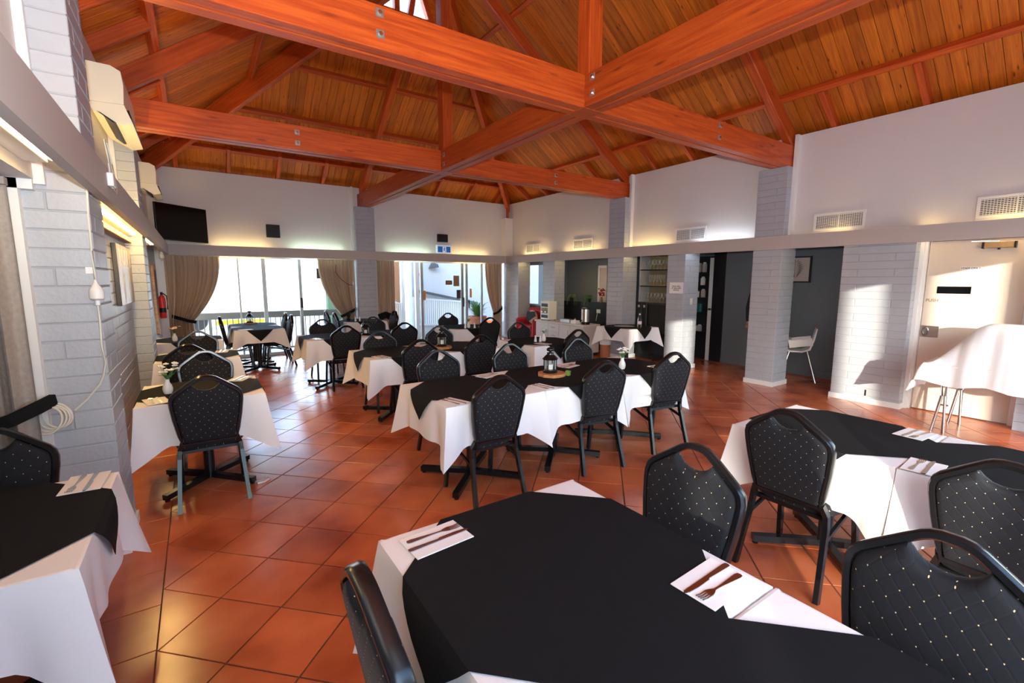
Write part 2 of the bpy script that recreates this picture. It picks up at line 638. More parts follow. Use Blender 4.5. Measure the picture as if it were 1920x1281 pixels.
# ---- painted blockwork
block_cache = {}
def block_mesh(dx, dy, dz):
    k = (round(dx, 3), round(dy, 3), round(dz, 3))
    if k not in block_cache:
        block_cache[k] = MB().cbox(-dx / 2, dx / 2, -dy / 2, dy / 2, -dz / 2, dz / 2, 0.004).mesh('brick', 'brick_paint')
    return block_cache[k]
J = 0.006
def blocks(root, x0, x1, y0, y1, z0, z1, course=0.1, split=0.29, axes='xy', start=0):
    """courses of blocks filling the box; alternate courses break joint"""
    n = int(round((z1 - z0) / course))
    ch = (z1 - z0) / n
    MBc = MB().box(x0 + 0.005, x1 - 0.005, y0 + 0.005, y1 - 0.005, z0, z1)
    MBc.build('core', 'joint_paint', root)
    for i in range(n):
        za, zb = z0 + i * ch + J / 2, z0 + (i + 1) * ch - J / 2
        ax = axes[(i + start) % len(axes)]
        lo, hi = (x0, x1) if ax == 'x' else (y0, y1)
        L_ = hi - lo
        off = split / 2 if ((i + start) // len(axes)) % 2 and len(axes) == 2 else (split / 2 if (i + start) % 2 else split)
        cuts = [lo]
        p = lo + off
        while p < hi - 0.05:
            cuts.append(p)
            p += split
        cuts.append(hi)
        for a, b in zip(cuts[:-1], cuts[1:]):
            a2 = a + (J / 2 if a > lo else 0)
            b2 = b - (J / 2 if b < hi else 0)
            if ax == 'x':
                me, c = block_mesh(b2 - a2, y1 - y0, zb - za), ((a2 + b2) / 2, (y0 + y1) / 2, (za + zb) / 2)
            else:
                me, c = block_mesh(x1 - x0, b2 - a2, zb - za), ((x0 + x1) / 2, (a2 + b2) / 2, (za + zb) / 2)
            link('brick', me, root, c)

def pillar(label, x0, x1, y0, y1, z1, base=True, split=0.29):
    r = struct('brick_pillar', label)
    blocks(r, x0, x1, y0, y1, 0.0, z1, split=split)
    if base:
        e = 0.014
        MB().box(x0 - e, x1 + e, y0 - e, y1 + e, 0.0, 0.07).build('skirting', 'trim_white', r)
    return r

ZB = 3.26   # underside of the tie beams
pillar('grey painted brick pillar beside the long curtain, cord hanging on it', -0.86, -0.445, 3.40, 3.84, ZB, split=0.245)
pillar('grey painted brick pillar on the left wall under the far tie beam', -0.86, -0.445, 6.52, 6.95, ZB, split=0.245)
pillar('grey brick pillar in the far wall between the two glazed openings', 3.08, 3.52, 10.80, 11.20, ZB)
pillar('free-standing grey brick column in front of the dark alcove', 7.18, 7.60, 3.45, 3.88, ZB)
pillar('grey brick pillar between the sideboard and the glass shelves', 7.18, 7.60, 6.52, 6.95, ZB)
pillar('grey brick pillar carrying the paper notice beside the bar', 7.18, 7.60, 5.08, 5.45, 2.26)
pillar('grey brick pillar behind the microwave end of the sideboard', 7.18, 7.50, 8.69, 9.15, 2.26)
pillar('grey brick corner pillar beside the far curtain', 7.20, 7.60, 10.25, 10.95, 2.26)
pillar('wide sunlit grey brick pillar beside the staff door', 7.25, 7.60, 1.92, 2.69, 2.26, split=0.39)
wl = struct('wall_left_brick', 'painted brick wall on the left lit by a warm tube')
blocks(wl, -0.75, -0.595, 3.86, 6.50, 0.0, 2.6, axes='y', split=0.39)
wl2 = struct('wall_left_brick_far', 'painted brick wall on the left beyond the second pillar')
blocks(wl2, -0.75, -0.60, 6.97, 9.2, 0.0, 2.6, axes='y', split=0.39)
wr3 = struct('wall_right_end', 'sunlit grey brick return beyond the staff door')
blocks(wr3, 7.25, 7.60, 0.35, 0.93, 0.0, 2.3, axes='y', split=0.39)

# ---- plastered upper walls
smesh('wall_right', MB().box(7.38, 7.50, -0.75, 11.15, 2.14, 3.70), 'plaster', 'white plastered upper wall above the bar alcoves')
smesh('wall_far', MB().box(-0.76, 7.50, 11.0, 11.12, 2.14, 3.70), 'plaster', 'white plastered upper wall above the far windows')
smesh('wall_left', MB().box(-0.76, -0.64, -0.75, 11.1, 2.12, 3.70), 'plaster', 'white plastered upper wall with air conditioners')
# corner post in the far right-hand corner, with the shoe of the hip rafter on it
smesh('trim_1', MB().box(7.14, 7.38, 10.78, 11.0, 2.2, 3.30), 'plaster', 'plastered corner post under the hip rafter')
smesh('trim_2', MB().box(7.30, 7.384, 3.405, 3.449, 2.26, 3.70), 'trim_white', 'white bead beside the central column')
smesh('trim_3', MB().box(7.30, 7.384, 6.475, 6.519, 2.26, 3.70), 'trim_white', 'white bead beside the bar pillar')
smesh('trim_4', MB().box(3.035, 3.079, 10.92, 11.004, 2.26, 3.70), 'trim_white', 'white bead beside the far pillar')
smesh('trim_5', MB().box(-0.643, -0.60, 3.36, 3.399, 2.10, 3.70), 'trim_white', 'white bead beside the near left pillar')
smesh('trim_6', MB().box(-0.643, -0.60, 6.47, 6.519, 2.12, 3.70), 'trim_white', 'white bead beside the second left pillar')
# lower outer walls
smesh('wall_left_lower', MB().box(-0.80, -0.60, 9.2, 11.1, 0, 2.6), 'brick_paint', 'grey wall beside the far curtain')
smesh('wall_right_alcove', MB().box(8.53, 8.65, 2.6, 5.12, 0, 2.16), 'dark_wall', 'dark blue-grey alcove wall')
smesh('wall_right_alcove_side', MB().box(7.60, 8.65, 2.45, 2.60, 0, 2.16), 'dark_wall', 'dark side wall of the alcove')
smesh('baseboard_alcove', MB().box(8.515, 8.53, 2.6, 5.12, 0, 0.09), 'dark_wall', 'dark skirting in the alcove')
smesh('ceiling_alcove', MB().box(7.50, 8.75, -0.75, 11.2, 2.16, 2.24), 'dark_wall', 'dark low ceiling over the alcoves')
smesh('wall_right_outer', MB().box(8.66, 8.78, -0.75, 11.25, 0, 2.16), 'dark_wall', 'outer wall of the bar')
# near wall behind the camera: glazed openings between solid panels
nw = MB()
nw.box(-1.42, 8.75, -0.72, -0.60, 2.26, 3.72)
for a, b in ((-1.42, -0.36), (2.90, 3.50), (8.0, 8.75)):
    nw.box(a, b, -0.72, -0.60, 0, 2.26)
smesh('wall_near', nw, 'plaster', 'near wall behind the camera with glazed openings')
w6 = struct('window_6', 'wide glazing in the near wall behind the camera')
gx = [-0.36, 0.7, 1.5, 2.90, None, 3.50, 5.0, 6.5, 8.0]
for a, b in zip(gx[:-1], gx[1:]):
    if a is None or b is None:
        continue
    MB().box(a, b, -0.663, -0.657, 0.0, 2.26).build('pane', 'window_glass', w6)
# unseen sun blocker added behind the camera; its gaps shape the sun patches inside
fy_ = -6.7
fdx = (-0.66 - fy_) * SUN.x / SUN.y
sun_blocker = struct('exterior_sun_blocker_wall', 'added unseen wall with gaps masking the low sun behind the camera')
for a, b in ((-9.0, -0.32), (0.0, 0.36), (0.46, 0.70), (1.50, 3.69), (4.32, 4.42), (4.52, 4.78), (5.62, 5.90), (6.75, 16.0)):
    MB().box(a - fdx, b - fdx, fy_ - 0.1, fy_ + 0.1, -0.14, 3.75).build('panel', 'white_wall', sun_blocker)
# left bay beside the camera: soffit, window, return
smesh('ceiling_bay', MB().box(-1.42, -0.761, -0.72, 3.40, 2.12, 2.2), 'plaster', 'soffit of the window bay')
smesh('wall_left_return', MB().box(-1.42, -0.861, 3.40, 3.86, 0, 2.2), 'plaster', 'return wall of the window bay')
w = struct('window_1', 'white framed window post at the end of the bay beside the long curtain')
MB().box(-0.775, -0.70, 3.345, 3.40, 0, 2.12).build('frame', 'trim_white', w)
MB().box(-0.90, -0.775, 3.36, 3.40, 0, 2.12).build('frame', 'trim_white', w)
MB().box(-0.86, -0.645, 3.345, 3.40, 2.07, 2.119).build('frame', 'trim_white', w)
w = struct('window_2', 'bay window beside the camera')
for y in (-0.55, 0.75, 2.05, 3.30):
    MB().box(-1.42, -1.36, y, y + 0.06, 0, 2.12).build('frame', 'trim_white', w)
MB().box(-1.42, -1.36, -0.55, 3.36, 2.06, 2.12).build('frame', 'trim_white', w)
MB().box(-1.42, -1.36, -0.55, 3.36, 0.0, 0.12).build('frame', 'trim_white', w)
for y in (-0.49, 0.81, 2.11):
    MB().box(-1.395, -1.389, y, y + 1.19, 0.12, 2.06).build('pane', 'dimming_glass', w)

# ---- bulkhead boards that hide the tubes
bl = struct('trim_7', 'grey-beige bulkhead board along the left pillars')
MB().box(-0.425, -0.38, -0.6, 10.80, 2.075, 2.272).build('board', 'bulkhead_paint', bl)
bf = struct('trim_8', 'grey-beige bulkhead board across the far wall')
MB().box(-0.38, 7.135, 10.755, 10.799, 2.075, 2.27).build('board', 'bulkhead_paint', bf)
br = struct('trim_9', 'grey-beige bulkhead board along the bar side')
MB().box(7.135, 7.179, -0.6, 10.755, 2.075, 2.27).build('board', 'bulkhead_paint', br)

# ---- roof
S_, Z0 = 0.72, 3.86
XL, XR, YF, YN, XM, YG = -0.64, 7.38, 11.0, -0.62, 3.37, 8.0
CS = 1 / math.sqrt(1 + S_ * S_)
SN = S_ * CS
def run_side(y):
    r = (XR - XL) / 2
    if y > YG:
        r = min(r, YF - y)
    return max(0, min(r, y - YN))
def run_far(x):
    return max(0, min(x - XL, XR - x, YF - YG))
def run_near(x):
    return max(0, min(x - XL, XR - x))
OUT = 0.36
def slope(label, n_from, n_to, runf, origin, X, Y, sgn):
    """origin(t): point on the wall line at Z0; boards of one slope"""
    r = struct('ceiling', label)
    bw = 0.135
    Zv = X.cross(Y)
    t = n_from
    while t < n_to - 0.02:
        a, b = t + 0.0035, min(t + bw, n_to) - 0.0035
        La, Lb = (runf(a) + OUT) / CS, (runf(b) + OUT) / CS
        yo = (b - a) / 2
        # local x along the slope, local y along the wall
        ya, yb = (-yo, yo) if sgn > 0 else (yo, -yo)
        lo = [(0, ya), (La, ya), (Lb, yb), (0, yb)]
        if sgn < 0:
            lo = lo[::-1]
        mid = origin((a + b) / 2) - X * (OUT / CS)
        me = MB().prism(lo, 0, 0.018).mesh('board', 'board_wood')
        o = link('board', me, r)
        o.matrix_local = Matrix(((X.x, Y.x, Zv.x, mid.x), (X.y, Y.y, Zv.y, mid.y), (X.z, Y.z, Zv.z, mid.z), (0, 0, 0, 1)))
        t += bw
    return r
sr = slope('tongue and groove timber ceiling above the bar side', YN - 0.3, YF + 0.3, run_side, lambda t: Vector((XR, t, Z0)), Vector((-CS, 0, SN)), Vector((0, -1, 0)), -1)
sl = slope('tongue and groove timber ceiling above the left wall', YN - 0.3, YF + 0.3, run_side, lambda t: Vector((XL, t, Z0)), Vector((CS, 0, SN)), Vector((0, 1, 0)), 1)
sf = slope('tongue and groove timber ceiling above the far wall', XL - 0.3, XR + 0.3, run_far, lambda t: Vector((t, YF, Z0)), Vector((0, -CS, SN)), Vector((1, 0, 0)), 1)
sn = slope('tongue and groove timber ceiling above the near wall', XL - 0.3, XR + 0.3, run_near, lambda t: Vector((t, YN, Z0)), Vector((0, CS, SN)), Vector((-1, 0, 0)), -1)
# roof skin above the boards
def zr(run):
    return Z0 + S_ * run
up_ = 0.035
def skin(pts):
    m = MB()
    v = [(x, y, z + up_) for x, y, z in pts] + [(x, y, z + up_ + 0.05) for x, y, z in pts]
    n = len(pts)
    m.add(v, [tuple(range(n)), tuple(range(n, 2 * n))[::-1]] + [(i, (i + 1) % n, n + (i + 1) % n, n + i) for i in range(n)])
    return m
RS = (XR - XL) / 2
o_ = 0.45
zo = Z0 - S_ * o_
roof = struct('roof', 'roof covering above the timber ceiling')
skin([(XR + o_, YN - o_, zo), (XR + o_, YF + o_, zo), (XR - 3.0, YG, zr(3)), (XM, YG, zr(RS)), (XM, YN + RS, zr(RS))]).build('roof_sheet', 'board_wood', roof)
skin([(XL - o_, YF + o_, zo), (XL - o_, YN - o_, zo), (XM, YN + RS, zr(RS)), (XM, YG, zr(RS)), (XL + 3.0, YG, zr(3))]).build('roof_sheet', 'board_wood', roof)
skin([(XR + o_, YF + o_, zo), (XL - o_, YF + o_, zo), (XL + 3, YG, zr(3)), (XR - 3, YG, zr(3))]).build('roof_sheet', 'board_wood', roof)
skin([(XL - o_, YN - o_, zo), (XR + o_, YN - o_, zo), (XM, YN + RS, zr(RS))]).build('roof_sheet', 'board_wood', roof)
fa = MB()
fa.box(XR + 0.36, XR + 0.40, YN - 0.5, YF + 0.5, 2.2, 3.75).box(XL - 0.40, XL - 0.36, YN - 0.5, YF + 0.5, 2.6, 3.75)
fa.box(XL - 0.4, XR + 0.4, YF + 0.36, YF + 0.40, 2.4, 3.75).box(XL - 0.4, XR + 0.4, YN - 0.40, YN - 0.36, 2.7, 3.75)
fa.build('eaves_fascia', 'board_wood', roof)

def member(name, label, p, q, w, h, mat='beam_wood', up3=(0, 0, 1)):
    """a timber from p to q, its top line on p-q; grain follows its length"""
    p, q = Vector(p), Vector(q)
    d = q - p
    L_ = d.length
    X = d.normalized()
    Y = Vector(up3).cross(X).normalized()
    Zv = X.cross(Y)
    o = MB().cbox(0, L_, -w / 2, w / 2, -h, 0, 0.006).build(name, mat)
    o.matrix_world = Matrix(((X.x, Y.x, Zv.x, p.x), (X.y, Y.y, Zv.y, p.y), (X.z, Y.z, Zv.z, p.z), (0, 0, 0, 1)))
    o['kind'] = 'structure'
    o['label'] = label
    return o

# tie beams: twin planks
ZT = 3.555
def twin(label, axis, c0, a0, a1):
    r = struct('tie_beam', label)
    for k in (0, 1):
        lo = c0 + k * 0.128
        if axis == 'x':
            o = MB().cbox(0, a1 - a0, 0, 0.105, ZB, ZT, 0.005).build('plank', 'beam_wood', r, loc=(a0, lo, 0))
        else:
            o = MB().cbox(0, a1 - a0, -0.105, 0, ZB, ZT, 0.005).build('plank', 'beam_wood', r, loc=(lo, a0, 0), rot=(0, 0, PI / 2))
    return r
tA = twin('near twin-plank orange tie beam crossing the room', 'x', 3.465, -0.60, 7.42)
tB = twin('far twin-plank orange tie beam crossing the room', 'x', 6.60, -0.60, 7.42)
tC = twin('long twin-plank orange tie beam running to the far wall', 'y', 3.20, -0.6, 11.02)
MB().cbox(3.19, 3.44, 3.46, 3.705, ZB - 0.004, ZB + 0.05, 0.003).build('packer', 'beam_wood', tA)
MB().cbox(3.19, 3.44, 6.595, 6.84, ZB - 0.004, ZB + 0.05, 0.003).build('packer', 'beam_wood', tB)
def bolts(root, pts, axis):
    for (a, b, z) in pts:
        m = MB()
        if axis == 'x':   # on a face looking towards -y: a = x, b = y of the face
            m.cbox(a - 0.03, a + 0.03, b - 0.006, b, z - 0.03, z + 0.03, 0.002)
            o = m.build('washer', 'galv', root)
            MB().prism([(a + 0.016 * math.cos(k * PI / 3), z + 0.016 * math.sin(k * PI / 3)) for k in range(6)], b - 0.02, b - 0.006, 'y').build('nut', 'steel', o)
        else:             # on a face looking towards -x: a = x of the face, b = y
            m.cbox(a - 0.006, a, b - 0.03, b + 0.03, z - 0.03, z + 0.03, 0.002)
            o = m.build('washer', 'galv', root)
            MB().prism([(b + 0.016 * math.cos(k * PI / 3), z + 0.016 * math.sin(k * PI / 3)) for k in range(6)], a - 0.022, a - 0.006, 'x').build('nut', 'steel', o)
bolts(tA, [(1.22, 3.465, 3.50), (1.22, 3.465, 3.36), (5.45, 3.465, 3.50), (5.45, 3.465, 3.36)], 'x')
bolts(tB, [(1.20, 6.60, 3.47), (1.20, 6.60, 3.34), (5.45, 6.60, 3.47), (5.45, 6.60, 3.34)], 'x')
bolts(tC, [(3.20, 3.36, 3.50), (3.20, 3.36, 3.36), (3.20, 6.50, 3.47), (3.20, 6.50, 3.34)], 'y')
# king posts
for y, lab in ((3.53, 'near king post standing where the tie beams cross'), (6.67, 'far king post standing where the tie beams cross')):
    o = MB().cbox(0, 6.72 - ZT, -0.085, 0.085, -0.085, 0.085, 0.006).build('king_post_beam', 'beam_wood', None, None, (3.32, y, ZT - 0.001), (0, -PI / 2, 0))
    o['kind'] = 'structure'
    o['label'] = lab
PD = 0.10          # purlin depth below the boards
nz = lambda d: d / CS
def on_slope(side, run, along, drop):
    z = Z0 + S_ * run - nz(drop)
    return {'r': (XR - run, along, z), 'l': (XL + run, along, z), 'f': (along, YF - run, z)}[side]
k = 0
for run in (0.42, 1.62, 2.82):
    e = YF - run if run < 3 else YG
    member('purlin_beam', f'timber purlin under the bar-side ceiling, {("lowest", "middle", "highest")[k]}', on_slope('r', run, -0.3, 0.001), on_slope('r', run, e, 0.001), 0.07, PD, up3=(SN, 0, CS))
    member('purlin_beam', f'timber purlin under the left-side ceiling, {("lowest", "middle", "highest")[k]}', on_slope('l', run, -0.3, 0.001), on_slope('l', run, e, 0.001), 0.07, PD, up3=(-SN, 0, CS))
    k += 1
for k, run in enumerate((0.34, 1.12, 1.95, 2.75)):
    member('purlin_beam', f'timber purlin under the far-end ceiling, {("lowest", "second", "third", "highest")[k]}', on_slope('f', run, XL + run, 0.001), on_slope('f', run, XR - run, 0.001), 0.07, PD, up3=(0, SN, CS))
RD = 0.20
for y, nm in ((3.53, 'near'), (6.67, 'far')):
    member('rafter_beam', f'principal rafter rising from the bar side over the {nm} tie beam', on_slope('r', -0.15, y, PD), on_slope('r', RS, y, PD), 0.10, RD, up3=(SN, 0, CS))
    member('rafter_beam', f'principal rafter rising from the left wall over the {nm} tie beam', on_slope('l', -0.15, y, PD), on_slope('l', RS, y, PD), 0.10, RD, up3=(-SN, 0, CS))
member('rafter_beam', 'principal rafter rising from the far pillar', on_slope('f', -0.15, 3.30, PD), on_slope('f', 2.95, 3.30, PD), 0.10, RD, up3=(0, SN, CS))
for sx, lab in ((1, 'hip rafter rising from the far corner beside the bar'), (-1, 'hip rafter rising from the far left corner')):
    xc = XR if sx > 0 else XL
    zz = lambda r: Z0 + S_ * r - 0.05
    member('hip_beam', lab, (xc + sx * 0.1, YF + 0.1, zz(-0.1)), (xc - sx * 3.95, YF - 3.95, zz(3.95)), 0.09, 0.30)
    xe = xc - sx * 0.0
member('hip_beam', 'hip rafter foot on the corner post', (7.245, 10.875, 3.98), (7.245, 10.874, 3.30), 0.06, 0.05, up3=(0, 1, 0))
# rafter tails sitting on the wall plates
for y in (0.05, 1.02, 2.02, 3.0, 4.35, 5.2, 6.0, 7.5, 8.4, 9.3, 10.1):
    member('rafter_tail_beam', 'short rafter tail on the bar-side wall', on_slope('r', -0.30, y, 0.001), on_slope('r', 0.40, y, 0.001), 0.07, 0.12, up3=(SN, 0, CS))
for y in (4.35, 5.2, 6.0, 7.5, 8.4, 9.3, 10.1):
    member('rafter_tail_beam', 'short rafter tail on the left wall', on_slope('l', -0.30, y, 0.001), on_slope('l', 0.40, y, 0.001), 0.07, 0.12, up3=(-SN, 0, CS))
for x in (-0.15, 0.70, 1.58, 2.47, 4.25, 5.17, 6.09, 6.97):
    member('rafter_tail_beam', 'short rafter tail on the far wall', on_slope('f', -0.30, x, 0.001), on_slope('f', 0.40, x, 0.001), 0.07, 0.12, up3=(0, SN, CS))
# gablet with the high window
g = struct('window_3', 'high gable window up under the ridge with clear sky behind')
zb_, zt_ = zr(3.0) - 0.02, zr(RS)
MB().prism([(XL + 3.0, zb_), (3.66, zb_), (3.66, zr(XR - 3.66)), (XM, zt_)], YG + 0.02, YG + 0.026, 'y').build('pane', 'window_glass', g)
MB().prism([(3.66, zb_), (XR - 3.0, zb_), (3.66, zr(XR - 3.66))], YG + 0.02, YG + 0.05, 'y').build('panel', 'board_wood', g)
for x in (2.55, 3.06):
    MB().box(x, x + 0.09, YG - 0.06, YG + 0.06, zb_, zr(x - XL)).build('mullion', 'beam_wood', g)
MB().prism([(3.28, zb_), (3.38, zb_), (3.50, zt_ - 0.1), (3.42, zt_ - 0.1)], YG - 0.05, YG + 0.05, 'y').build('mullion', 'beam_wood', g)
MB().prism([(3.70, zb_), (3.80, zb_), (3.56, zt_ - 0.1), (3.46, zt_ - 0.1)], YG - 0.05, YG + 0.05, 'y').build('mullion', 'beam_wood', g)

# ================================================================ dining chairs
LEAN = 0.16
def BP(x, z, off=0.0):
    return (x, -0.184 - (z - 0.45) * LEAN + off, z)
def make_chair():
    t = thing('dining_chair', 'x', 'chair', group='dotted black banquet chairs')
    half = [(0.163, 0.470), (0.176, 0.54), (0.196, 0.66), (0.207, 0.755), (0.208, 0.79), (0.201, 0.818), (0.184, 0.838), (0.150, 0.864), (0.095, 0.905), (0.060, 0.930), (0.040, 0.940), (0.018, 0.9445)]
    pts = half + [(-x, z) for x, z in half[::-1]]
    path = [BP(x, z) for x, z in pts]
    a, d = 0.0135, 0.023
    sec = [(-a, -d * .6), (-a * .6, -d), (a * .6, -d), (a, -d * .6), (a, d * .6), (a * .6, d), (-a * .6, d), (-a, d * .6)]
    MB().sweep(path, sec, True, (0, -1, -LEAN)).build('back_frame', 'black_metal', t, 50)
    ph = [(0.154, 0.474), (0.166, 0.54), (0.186, 0.66), (0.197, 0.755), (0.198, 0.785), (0.192, 0.808), (0.177, 0.828), (0.145, 0.852), (0.094, 0.890), (0.083, 0.896), (0.066, 0.876), (0.045, 0.861), (0.02, 0.853), (0.0, 0.852)]
    out = ph + [(-x, z) for x, z in ph[-2::-1]]
    cx, cz = 0, 0.66
    def inset(p, k):
        x, z = p
        return (x * (1 - k), cz + (z - cz) * (1 - k))
    n = len(out)
    rings = [[BP(*inset(p, .13), -.028) for p in out], [BP(*inset(p, .03), -.022) for p in out], [BP(*p, -.010) for p in out],
             [BP(*p, .012) for p in out], [BP(*inset(p, .03), .027) for p in out], [BP(*inset(p, .13), .034) for p in out]]
    m = MB()
    v = [q for r in rings for q in r]
    f = []
    for i in range(5):
        for k in range(n):
            l = (k + 1) % n
            f.append((i * n + k, i * n + l, (i + 1) * n + l, (i + 1) * n + k))
    f.append(tuple(range(n))[::-1])
    f.append(tuple(range(5 * n, 6 * n)))
    m.add(v, f)
    m.build('backrest', 'dotted_fabric', t, 60)
    # seat cushion: rounded, slightly crowned
    P = []
    for (k, z) in ((0.0, 0.405), (0.0, 0.408), (-0.012, 0.42), (-0.014, 0.445), (-0.004, 0.466), (0.02, 0.477), (0.07, 0.484)):
        row = []
        for q in range(32):
            an = 2 * PI * q / 32
            e = 4.5
            c, s = math.cos(an), math.sin(an)
            r = (abs(c) ** e + abs(s) ** e) ** (-1 / e)
            hx, hy = 0.205 - k - 0.02 * (0 if s > 0 else -s * .6), 0.195 - k
            row.append((r * c * hx, 0.045 + r * s * hy, z))
        P.append(row)
    sm = MB()
    vs = [p for r in P for p in r]
    fs = [(i * 32 + q, i * 32 + (q + 1) % 32, (i + 1) * 32 + (q + 1) % 32, (i + 1) * 32 + q) for i in range(len(P) - 1) for q in range(32)]
    fs += [tuple(range(32))[::-1], tuple(range((len(P) - 1) * 32, len(P) * 32))]
    sm.add(vs, fs).build('seat', 'dotted_fabric', t, 50)
    for yy in (-0.14, 0.19):
        MB().bar((-0.185, yy, 0.395), (0.185, yy, 0.395), 0.025, 0.022).build('seat_rail', 'black_metal', t)
    r_ = [(-.0125, -.017), (.0125, -.017), (.0125, .017), (-.0125, .017)]
    for s in (-1, 1):
        MB().sweep([(s * .190, .16, .405), (s * .194, .185, .34), (s * .205, .225, 0.0)], r_, False, (0, 1, 0)).build('leg', 'black_metal', t)
        MB().sweep([(s * .166, -.190, .480), (s * .185, -.170, .425), (s * .190, -.176, .36), (s * .213, -.272, 0.0)], r_, False, (0, 1, 0)).build('leg', 'black_metal', t)
        MB().bar((s * .194, -.185, .300), (s * .190, .165, .392), .016, .02).build('brace', 'black_metal', t)
    return t

chair0 = remember(make_chair())
first = [True]
def chair(tx, ty, face, label, dz=0.0):
    """tx, ty: where the top of the back stands; face: where the sitter looks"""
    rz = {'+y': 0, '-y': PI, '+x': -PI / 2, '-x': PI / 2}[face[:2]] + (float(face[2:]) if len(face) > 2 else 0)
    ox, oy = 0.264 * -math.sin(rz), 0.264 * math.cos(rz)
    loc = (tx + ox, ty + oy, 0.0)
    if first[0]:
        first[0] = False
        chair0.location = loc
        chair0.rotation_euler = (0, 0, rz)
        chair0['label'] = label
        return chair0
    return copy_tree(chair0, loc, rz, label)

chair(0.262, 1.00, '+x', 'dotted black chair seen edge-on at the side of the front table')
chair(1.640, 1.06, '-x0.03', 'dotted black chair across the front table with a sun patch on its backrest')
chair(1.600, 0.28, '-x', 'large dotted black chair cut by the bottom corner of the picture')
chair(2.475, 1.10, '+x', 'dotted black chair with its back turned at the partly sunlit table')
chair(2.43, 0.30, '+x', 'quilted dotted black chair cut by the picture edge beside the partly sunlit table')
chair(-0.815, 2.96, '-y', 'dotted black chair beside the long patterned curtain')
chair(0.005, 3.79, '+y0.0', 'dotted chair with its back turned, nearest of the left wall row')
chair(0.02, 5.16, '-y', 'black chair with a pale bluish shine on its frame in the left row')
chair(-0.12, 5.745, '+y', 'black chair just behind the bluish shining chair in the left row')
chair(-0.03, 7.20, '-y', 'last black chair of the left row, in front of the tied curtain')
chair(0.30, 9.75, '+x', 'black chair seen side-on at the left of the table by the big window')
chair(1.46, 10.28, '-x', 'farther of two side-on black chairs at the table by the big window')
chair(1.46, 9.60, '-x', 'nearer of two side-on black chairs at the table by the big window')
chair(1.72, 8.22, '-y', 'black chair facing us behind the table short of the big window')
chair(1.76, 6.87, '+y', 'black chair, back turned, at the table short of the big window')
chair(2.60, 8.28, '-y', 'dark chair half hidden behind the lantern near the far pillar')
chair(2.66, 6.88, '+y', 'black chair with its back turned between the lantern table and the glass door')
chair(2.25, 10.40, '+x', 'farther of two slim edge-on chairs by the far pillar table')
chair(2.27, 9.72, '+x', 'nearer of two slim edge-on chairs by the far pillar table')
chair(3.52, 9.66, '-x', 'black chair side-on beside the straight curtain by the glass door')
chair(1.93, 5.90, '-y', 'quilted black chair facing us at the far side of the second middle table')
chair(2.04, 4.80, '+y', 'tall dotted chair with its back turned at the second middle table')
chair(2.88, 6.12, '-y', 'black chair with an open hand-hole right behind the middle lantern')
chair(2.82, 4.79, '+y', 'tall dark chair with its back turned in the middle of the room')
chair(4.17, 8.42, '-y', 'small black chair in front of the glass door at the far table')
chair(4.30, 6.99, '+y', 'black chair with a warm light patch on its backrest near the plant pot')
chair(4.20, 5.98, '-y', 'black chair in front of the red sofa')
chair(4.24, 4.61, '+y', 'black chair with its back turned in front of the white sideboard')
chair(1.86, 3.99, '-y', 'grey-black chair facing us behind the free end of the long middle table')
chair(2.68, 3.98, '-y', 'dotted black chair facing us behind the front lantern')
chair(3.56, 3.90, '-y', 'dotted black chair facing us behind the white flower vase')
chair(1.72, 2.655, '+y', 'big dotted chair, back turned, near the free end of the long middle table')
chair(2.76, 2.65, '+y-0.12', 'dotted black chair with its back turned in front of the wooden lantern tray')
chair(3.63, 2.63, '+y-0.16', 'dotted chair, back turned, at the flower end of the long middle table')

# ================================================================ tables with white cloths and black overlays
def make_table():
    t = thing('dining_table', 'x', 'table', group='pedestal dining tables')
    MB().cbox(-0.40, 0.40, -0.40, 0.40, 0.712, 0.742, 0.006).build('tabletop', 'black_paint', t)
    MB().lathe([(0.042, 0.03), (0.040, 0.70), (0.13, 0.702), (0.13, 0.711)], 16).build('column', 'black_metal', t, 40)
    for k in range(4):
        a = PI / 4 + k * PI / 2
        c, s = math.cos(a), math.sin(a)
        MB().bar((c * .03, s * .03, .050), (c * .44, s * .44, .036), .05, .04).build('base_arm', 'black_metal', t)
        MB().lathe([(0.018, 0.0), (0.018, 0.018)], 8, (c * .42, s * .42, 0)).build('foot', 'black_plastic', t)
    return t
table0 = remember(make_table())
tfirst = [True]

def sstep(a, b, x):
    t = max(0, min(1, (x - a) / (b - a)))
    return t * t * (3 - 2 * t)

